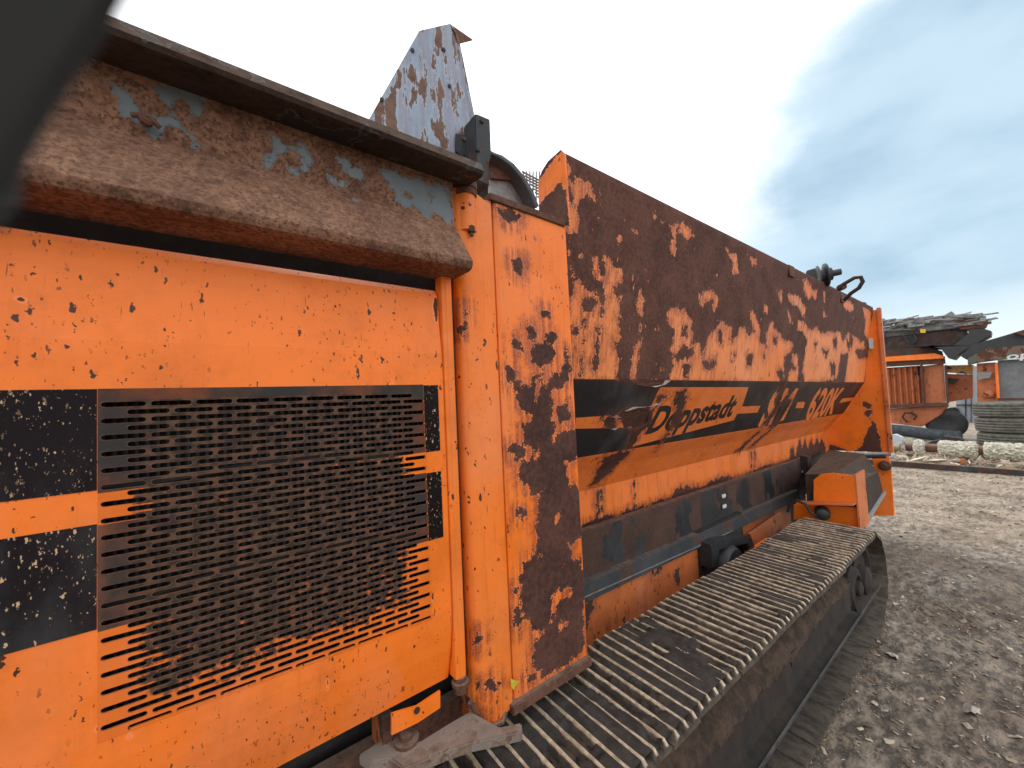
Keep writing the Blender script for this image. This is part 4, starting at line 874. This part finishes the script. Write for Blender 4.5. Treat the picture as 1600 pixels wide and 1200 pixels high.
ux = np.stack([np.cos(th), np.sin(th), rng.normal(0, .25, N)], -1)*sz[:, None]; uy = np.stack([-np.sin(th), np.cos(th), rng.normal(0, .25, N)], -1)*(sz*asp)[:, None]
c = np.stack([cx_, cy_, cz_], -1); up = np.array([0, 0, 1.])*(sz*.25)[:, None]
V = np.stack([c-ux-uy*.6, c+ux*.8-uy, c+ux+uy*.7, c-ux*.7+uy, c+up], 1).reshape(-1, 3); i5 = np.arange(N)*5
Fc = np.stack([np.stack([i5+k, i5+(k+1) % 4, i5+4], -1) for k in range(4)], 1).reshape(-1, 3)
tone = np.repeat(rng.random(N)**4, 5)
raw('wood_chips', V, Fc, mc, None, kind='stuff', label='pale wood chips and splinters scattered over the trodden yard', attrs={'tone': lambda V: tone})
# flat litter pieces in the foreground
m_lit = rough_mat('dirty_plastic_litter', (.35, .30, .25), (.5, .46, .40), (.15, .12, .1), sc=14, rough=.6, k3=.6)
for k, (px_, py_, s_, lab) in enumerate(((1519, 1110, .055, 'largest crumpled pale plastic scrap on the mud at lower right'), (1393, 1025, .05, 'torn pale scrap lying near the end of the crawler track'), (1485, 1042, .025, 'small pale bark piece left of the pair at mid right'), (1519, 1055, .022, 'small pale bark piece right of the pair at mid right'), (1540, 1155, .025, 'thin pale splinter sticking up near the lower right corner'), (1474, 905, .05, 'flat brown scrap of bark on the yard beyond the track'))):
    p = PZ(-H).at(px_, py_); n = 14; V = [(p[0], p[1], p[2]+.016+s_*.15)]
    for j in range(n): q_ = 2*math.pi*j/n; rr_ = s_*random.uniform(.5, 1.1); V.append((p[0]+rr_*math.cos(q_)*1.2, p[1]+rr_*math.sin(q_)*.7, p[2]+random.uniform(-.015, .03)))
    raw('litter_scrap', V, [(0, 1+j, 1+(j+1) % n) for j in range(n)], m_lit, None, base=(p[0], p[1], -H), label=lab, cat='scrap', group='litter on the mud')
# ------------------------------------------------------------------ BACKGROUND
exec_bg = True
m_tyre = rough_mat('dusty_tyre_rubber', (.075, .072, .058), (.14, .135, .11), sc=10, rough=.85, bump=.3)
for k in range(3):
    tc = np.array([16.6, .12+.02*k, -1.83+.205+.405*k]); lab = ['bottom tyre of the stack of three at the right edge', 'middle tyre of the stack of three at the right edge', 'top tyre with grooved tread of the stack at the right edge'][k]
    ty = thing('tyre', (tc[0], tc[1], tc[2]-.2), lab, 'tyre', 'stacked truck tyres')
    Rr = .66; pr = [(-.15, .34), (-.19, .42), (-.20, .55), (-.175, .63)]
    for g in (-.12, -.05, .02, .09): pr += [(g-.012, Rr), (g-.008, Rr-.018), (g+.008, Rr-.018), (g+.012, Rr)]
    pr += [(.175, .63), (.20, .55), (.19, .42), (.15, .34)]
    mb_ = MB(); seg = 48; V = []; 
    for h, r_ in pr:
        for j in range(seg): q_ = 2*math.pi*j/seg; V.append(tc+np.array([r_*math.cos(q_), r_*math.sin(q_), h]))
    n = len(pr); Fc = [(i*seg+j, i*seg+(j+1) % seg, ((i+1) % n)*seg+(j+1) % seg, ((i+1) % n)*seg+j) for i in range(n) for j in range(seg)]
    raw('tread', V, Fc, m_tyre, ty, smooth=True)
# steel kerb rail, shaggy roller, pipe, hose, junk
rl = Pl((11.9, 0, 0), (1, 0, 0))
m_fib = rough_mat('shaggy_pale_fibre', (.42, .39, .30), (.66, .63, .53), (.16, .13, .09), sc=18, rough=.95, bump=1, bd_=.03, k3=.62)
V, Fc = boxV((12.0, -1.0, -1.80), (.10, 8.0, .12)); raw('steel_rail', V, Fc, m_steelblue, None, base=(12, -1, -H), label='long low dark steel rail lying across the yard in front of the rollers', cat='rail')
ro = thing('brush_roller', (13.3, 0.2, -1.72), 'long shaggy pale brush roller lying behind the low steel rail', 'roller')
MB().tube([(13.3, 1.75, -1.56), (13.3, -1.5, -1.56)], .10, 14).build('roller_core', m_rust, ro, smooth=True)
for a0, a1 in ((1.62, 1.42), (1.22, .62), (.55, -.02), (-.08, -.6), (-.66, -1.3)):
    V = []; seg = 40; nn_ = max(6, int((a0-a1)/.03))
    for i in range(nn_+1):
        yy = a0+(a1-a0)*i/nn_
        for j in range(seg): q_ = 2*math.pi*j/seg; r_ = (.15+.05*random.random()) if 0 < i < nn_ else .1; V.append((13.3+r_*math.cos(q_), yy+random.uniform(-.01, .01), -1.56+r_*math.sin(q_)))
    Fc = [(i*seg+j, i*seg+(j+1) % seg, (i+1)*seg+(j+1) % seg, (i+1)*seg+j) for i in range(nn_) for j in range(seg)]
    raw('brush_sleeve', V, Fc, m_fib, ro)
MB().tube([(13.3, 3.4, -1.60), (13.3, 1.85, -1.60)], .085, 12).build('steel_pipe', paint('yellowgreen_pipe', (.20, .20, .10), auto=(4, .58, 1), dust=.5), None, base=(13.3, 2.6, -1.72), smooth=True, label='dull yellow-green pipe lying on the ground left of the brush roller', cat='pipe')
hs_ = MB(); pts = []; rs = []
for i in range(120): 
    u = i/119; pts.append((16.8-u*.4, 3.2-u*2.15, -1.50+.06*math.sin(u*5)-u*.02)); rs.append(.15 if i % 2 else .175)
hs_.tube(pts, rs, 12); hs_.build('corrugated_hose', rough_mat('bluegrey_hose', (.05, .06, .07), (.10, .115, .13), sc=9, rough=.7), None, base=(16.5, 2, -1.75), label='thick blue-grey corrugated hose lying in front of the second machine', cat='hose')
m_pale = rough_mat('pale_scrap_sheet', (.38, .42, .46), (.55, .58, .60), (.1, .1, .1), sc=3, rough=.6, bump=.3, k3=.66)
for (pp, lab, mt) in (([(1385, 682), (1398, 679), (1408, 684), (1412, 692), (1398, 697), (1386, 694)], 'pale blue plastic crate half buried in the scrap by the hose', m_pale),
                      ([(1408, 688), (1420, 684), (1442, 694), (1424, 697)], 'crumpled white sheet in the scrap between crate and tyres', m_fib),
                      ([(1440, 697), (1455, 690), (1470, 687), (1475, 682), (1500, 685), (1508, 690), (1490, 698)], 'tangle of dark scrap strips left of the tyres', m_dark),
                      ([(1388, 697), (1425, 698), (1424, 704), (1400, 703)], 'flat grey sheet lying behind the yellow-green pipe', m_pale),
                      ([(1499, 719), (1505, 717), (1509, 722), (1504, 727), (1500, 725)], 'small orange scrap under the brush roller', m_scuffed)):
    cpl = PX(14.6) if 'roller' not in lab else PX(12.9); c0 = np.mean([cpl.at(*p) for p in pp], 0)
    plate('scrap_piece', pp, cpl, .35 if 'sheet' not in lab else .08, mt, None, base=(c0[0], c0[1], c0[2]-.1), bevel=.012, label=lab, cat='scrap')
Vn = 900; V = []; Fc = []
for i in range(Vn):
    c = np.array([random.uniform(12.3, 16), random.uniform(-2.5, 3.6), -1.83+random.uniform(0, .12)]); a1, a2 = rng.normal(0, .07, 3), rng.normal(0, .03, 3); V += [c-a1, c+a2, c+a1, c-a2]; Fc.append((4*i, 4*i+1, 4*i+2, 4*i+3))
tone2 = np.repeat(rng.random(Vn), 4)
raw('scrap_debris', V, Fc, mc, None, kind='stuff', label='loose scrap splinters littering the strip behind the low rail', attrs={'tone': lambda V: tone2})
m_junk = rough_mat('pale_grimy_steel', (.10, .10, .10), (.24, .235, .22), (.45, .44, .42), sc=4, rough=.6, bump=.4, k3=.58)
# second orange machine
m2 = thing('shredder_wagon', (18.5, 1.8, -H), 'second rusty orange machine with ribbed side panels, parked behind the black hose', 'machine')
X18 = PX(18.0)
# ribbed side: real corrugation
A = [X18.at(*p) for p in ((1366, 576), (1438, 571), (1442, 630), (1370, 633))]
nu = 57; P = np.zeros((nu, 2, 3))
for i in range(nu):
    u = i/(nu-1); dx = .06*max(-.6, min(.6, math.cos(u*2*math.pi*8)))/.6
    P[i, 0] = A[0]*(1-u)+A[1]*u+np.array([dx, 0, 0]); P[i, 1] = A[3]*(1-u)+A[2]*u+np.array([dx, 0, 0])
sheet('ribbed_panel', P, m_scuffed, m2, .05, (1, 0, 0))
plate('side_panel', [(1440, 572), (1474, 568), (1478, 628), (1446, 631)], X18, .1, m_scuffed, m2, bevel=.01)
plate('frame_rail', [(1366, 564), (1475, 560), (1476, 568), (1366, 574)], PX(17.8), .3, m_rust, m2)
plate('frame_rail', [(1366, 633), (1480, 629), (1480, 634), (1366, 639)], PX(17.8), .3, m_rust, m2)
for xx in (1437, 1475): plate('frame_upright', [(xx, 571), (xx+4, 570), (xx+8, 630), (xx+4, 631)], PX(17.85), .12, m_rust, m2)
plate('orange_beam', [(1366, 559), (1460, 552), (1474, 556), (1474, 560), (1366, 566)], PX(17.7), .5, m_gusset, m2)
plate('dark_skirt', [(1366, 548), (1445, 541), (1470, 548), (1472, 555), (1366, 561)], PX(17.9), .4, m_steelblue, m2)
plate('upper_beam', [(1366, 531), (1400, 526), (1508, 515), (1515, 528), (1470, 544), (1440, 541), (1366, 548)], PX(18.1), .8, m_steelblue, m2)
plate('conveyor_bed', [(1366, 519), (1400, 508), (1440, 508), (1512, 500), (1540, 500), (1536, 512), (1510, 515), (1400, 525), (1366, 530)], PX(18.3), 1.0, m_junk, m2, bevel=.02)
plate('raised_plate', [(1432, 515), (1487, 486), (1493, 492), (1502, 512), (1440, 518)], PX(18.0), .15, m_junk, m2, bevel=.01)
plate('end_plate', [(1495, 498), (1515, 494), (1530, 500), (1545, 502), (1540, 512), (1500, 515)], PX(17.9), .3, m_rust, m2)
tub = MB(); tub.tube([X18.at(*p) for p in ((1380, 510), (1392, 502), (1402, 501), (1412, 506), (1416, 512))], .03, 6).tube([X18.at(*p) for p in ((1413, 525), (1418, 534), (1426, 537), (1432, 530), (1428, 520))], .03, 6).tube([X18.at(*p) for p in ((1366, 545), (1378, 530), (1386, 518))], .02, 6); tub.build('hydraulic_hose', m_plastic, m2, smooth=True)
plate('yellow_fitting', [(1438, 514), (1446, 514), (1446, 520), (1438, 520)], PX(17.8), .1, rough_mat('yellow_paint', (.6, .4, .03), (.7, .5, .05), sc=5), m2)
belt = []
for p in ((1434, 542), (1450, 540), (1470, 545), (1482, 560), (1490, 562), (1500, 552), (1520, 540), (1548, 524), (1549, 517), (1535, 513), (1515, 515), (1512, 522), (1490, 540), (1476, 538)): belt.append(p)
plate('sagging_belt', belt, PX(17.5), .9, m_plastic, m2, bevel=.02)
plate('side_bracket', [(1476, 571), (1520, 570), (1520, 584), (1476, 582)], PX(18.2), .5, paint('ochre_paint', (.45, .22, .03), auto=(5, .55, 1)), m2)
plate('side_bracket', [(1478, 584), (1520, 586), (1520, 622), (1484, 628), (1478, 606)], PX(18.4), .5, m_scuffed, m2)
plate('bracket_opening', [(1478, 590), (1500, 592), (1490, 600), (1478, 600)], PX(18.1), .04, m_dark, m2)
plate('drawbar', [(1366, 640), (1482, 633), (1470, 648), (1440, 667), (1366, 658)], PX(18.0), .5, m_scuffed, m2, bevel=.02)
plate('mudguard', [(1448, 664), (1462, 648), (1480, 638), (1496, 637), (1504, 650), (1507, 672), (1448, 672)], PX(18.3), .8, m_plastic, m2, bevel=.03)
MB().lathe(PX(18.1).at(1478, 662), (-1, 0, 0), [(-.3, .45), (-.02, .46), (0, .42), (.02, .25), (0, .2)], 24).build('wheel', m_plastic, m2, smooth=True)
tub = MB(); tub.tube([PX(17.8).at(*p) for p in ((1418, 660), (1410, 652), (1414, 645), (1426, 646), (1432, 650), (1428, 656))], .03, 6); tub.build('cable', m_dark, m2)
sc_ = MB()
for i in range(150):
    c = PX(17.9+random.uniform(-.3, .5)).at(random.uniform(1380, 1535), 0); u = (c[1]); 
    px_ = random.uniform(1378, 1538); c = PX(17.8+random.uniform(0, .6)).at(px_, 509-(px_-1378)*.06+random.uniform(-9, 8)); a_ = random.uniform(-.5, .5); q_ = random.uniform(.04, .35)
    dv = np.array([random.uniform(-.3, .3), math.cos(a_), math.sin(a_)*.6])*q_
    if i % 3: sc_.tube([c-dv, c+dv], random.uniform(.012, .035), 5)
    else: sc_.box(c, (random.uniform(.05, .2), random.uniform(.1, .4), random.uniform(.03, .12)))
sc_.build('scrap_heap', m_junk, m2, kind='stuff')
# third machine at the right edge
m3 = thing('conveyor_trailer', (17.5, -.6, -H), 'third machine with grey panel and black belt behind the tyre stack', 'machine')
plate('grey_panel', [(1559, 563), (1680, 556), (1680, 622), (1561, 622)], PX(17.4), .1, rough_mat('worn_grey_sheet', (.12, .125, .13), (.18, .185, .19), sc=2.5, rough=.6), m3)
plate('panel_rail', [(1558, 622), (1680, 622), (1680, 627), (1560, 628)], PX(17.3), .3, m_rust, m3)
plate('orange_upright', [(1526, 568), (1556, 566), (1561, 628), (1527, 628)], PX(17.5), .15, m_scuffed, m3, bevel=.01)
plate('upright_flange', [(1554, 568), (1559, 566), (1563, 628), (1558, 628)], PX(17.35), .2, m_gusset, m3)
MB().lathe(PX(17.45).at(1545, 616), (-1, 0, 0), [(0, .12), (.04, .10), (.07, .04)], 16).build('hub_cap', m_scuffed, m3, smooth=True)
plate('shelf_plate', [(1527, 582), (1550, 581), (1547, 590), (1527, 594)], PX(17.3), .1, m_steel, m3)
plate('belt_edge', [(1512, 560), (1540, 545), (1680, 532), (1680, 552), (1560, 562), (1530, 566), (1512, 570)], PX(17.2), .5, paint('mossy_beam', (.09, .095, .065), auto=(4, .5, 1), dust=.4), m3, bevel=.01)
plate('black_belt', [(1500, 556), (1520, 538), (1560, 527), (1590, 518), (1680, 510), (1680, 532), (1600, 540), (1540, 550), (1510, 562)], PX(17.4), .8, m_plastic, m3, bevel=.02)
plate('roller_cover', [(1583, 520), (1600, 515), (1680, 508), (1680, 520), (1600, 525)], PX(17.2), .2, m_rust, m3, bevel=.01)
lettering('oppstadt', [(1572, 562), (1720, 548), (1722, 538), (1574, 551)], PX(17.19), .01, m_white, m3, np.array([-1., 0, 0]), z=(0, 0, 1), bold=.02)
plate('landing_leg', [(1527, 628), (1552, 628), (1550, 690), (1532, 690)], PX(18.4), .2, m_scuffed, m3)
# containers / wall far behind
ct = thing('grey_container', (26, 1.2, -H), 'pale grey container wall glimpsed between the second machine and the tyres', 'container')
c26 = PX(26)
plate('container_wall', [(1494, 572), (1526, 572), (1526, 682), (1494, 682)], c26, .8, rough_mat('pale_grey_wall', (.26, .29, .32), (.32, .35, .38), sc=1, rough=.6, bump=.1), ct)
for p in ([(1508, 572), (1510, 572), (1510, 682), (1508, 682)], [(1517, 572), (1518, 572), (1518, 682), (1517, 682)]): plate('wall_seam', p, PX(25.95), .04, m_dark, ct)
for p in ([(1494, 632), (1526, 632), (1526, 634), (1494, 634)], [(1494, 666), (1526, 666), (1526, 667), (1494, 667)]): plate('wall_seam', p, PX(25.9), .04, m_dark, ct)
# ------------------------------------------------------------------ dark soft flap right by the lens, top left
m_flap = rough_mat('dark_soft_cover', (.022, .024, .026), (.032, .034, .036), sc=40, rough=.55, bump=.05, bd_=.0005)
def at_d(px, py, d_): r_ = ray(px, py); return r_/np.linalg.norm(r_)*d_
pf = [(-160, -120), (250, -120), (190, 20), (120, 130), (60, 225), (25, 300), (35, 345), (-20, 370), (-160, 360)]
Vf = [at_d(a, b_, .055) for a, b_ in pf]+[at_d(a-10, b_-8, .068) for a, b_ in pf]; n = len(pf)
mbf = MB().add(Vf, [tuple(range(n)), tuple(range(n, 2*n))[::-1]]+[(i, (i+1) % n, n+(i+1) % n, n+i) for i in range(n)])
mbf.build('dark_cover_flap', m_flap, None, base=(-.02, .05, .0), bevel=.0012, smooth=True, label='dark out-of-focus flap hanging right by the lens in the top left corner', cat='cover flap')
for o in bpy.data.objects:
    if '_b' in o: del o['_b']
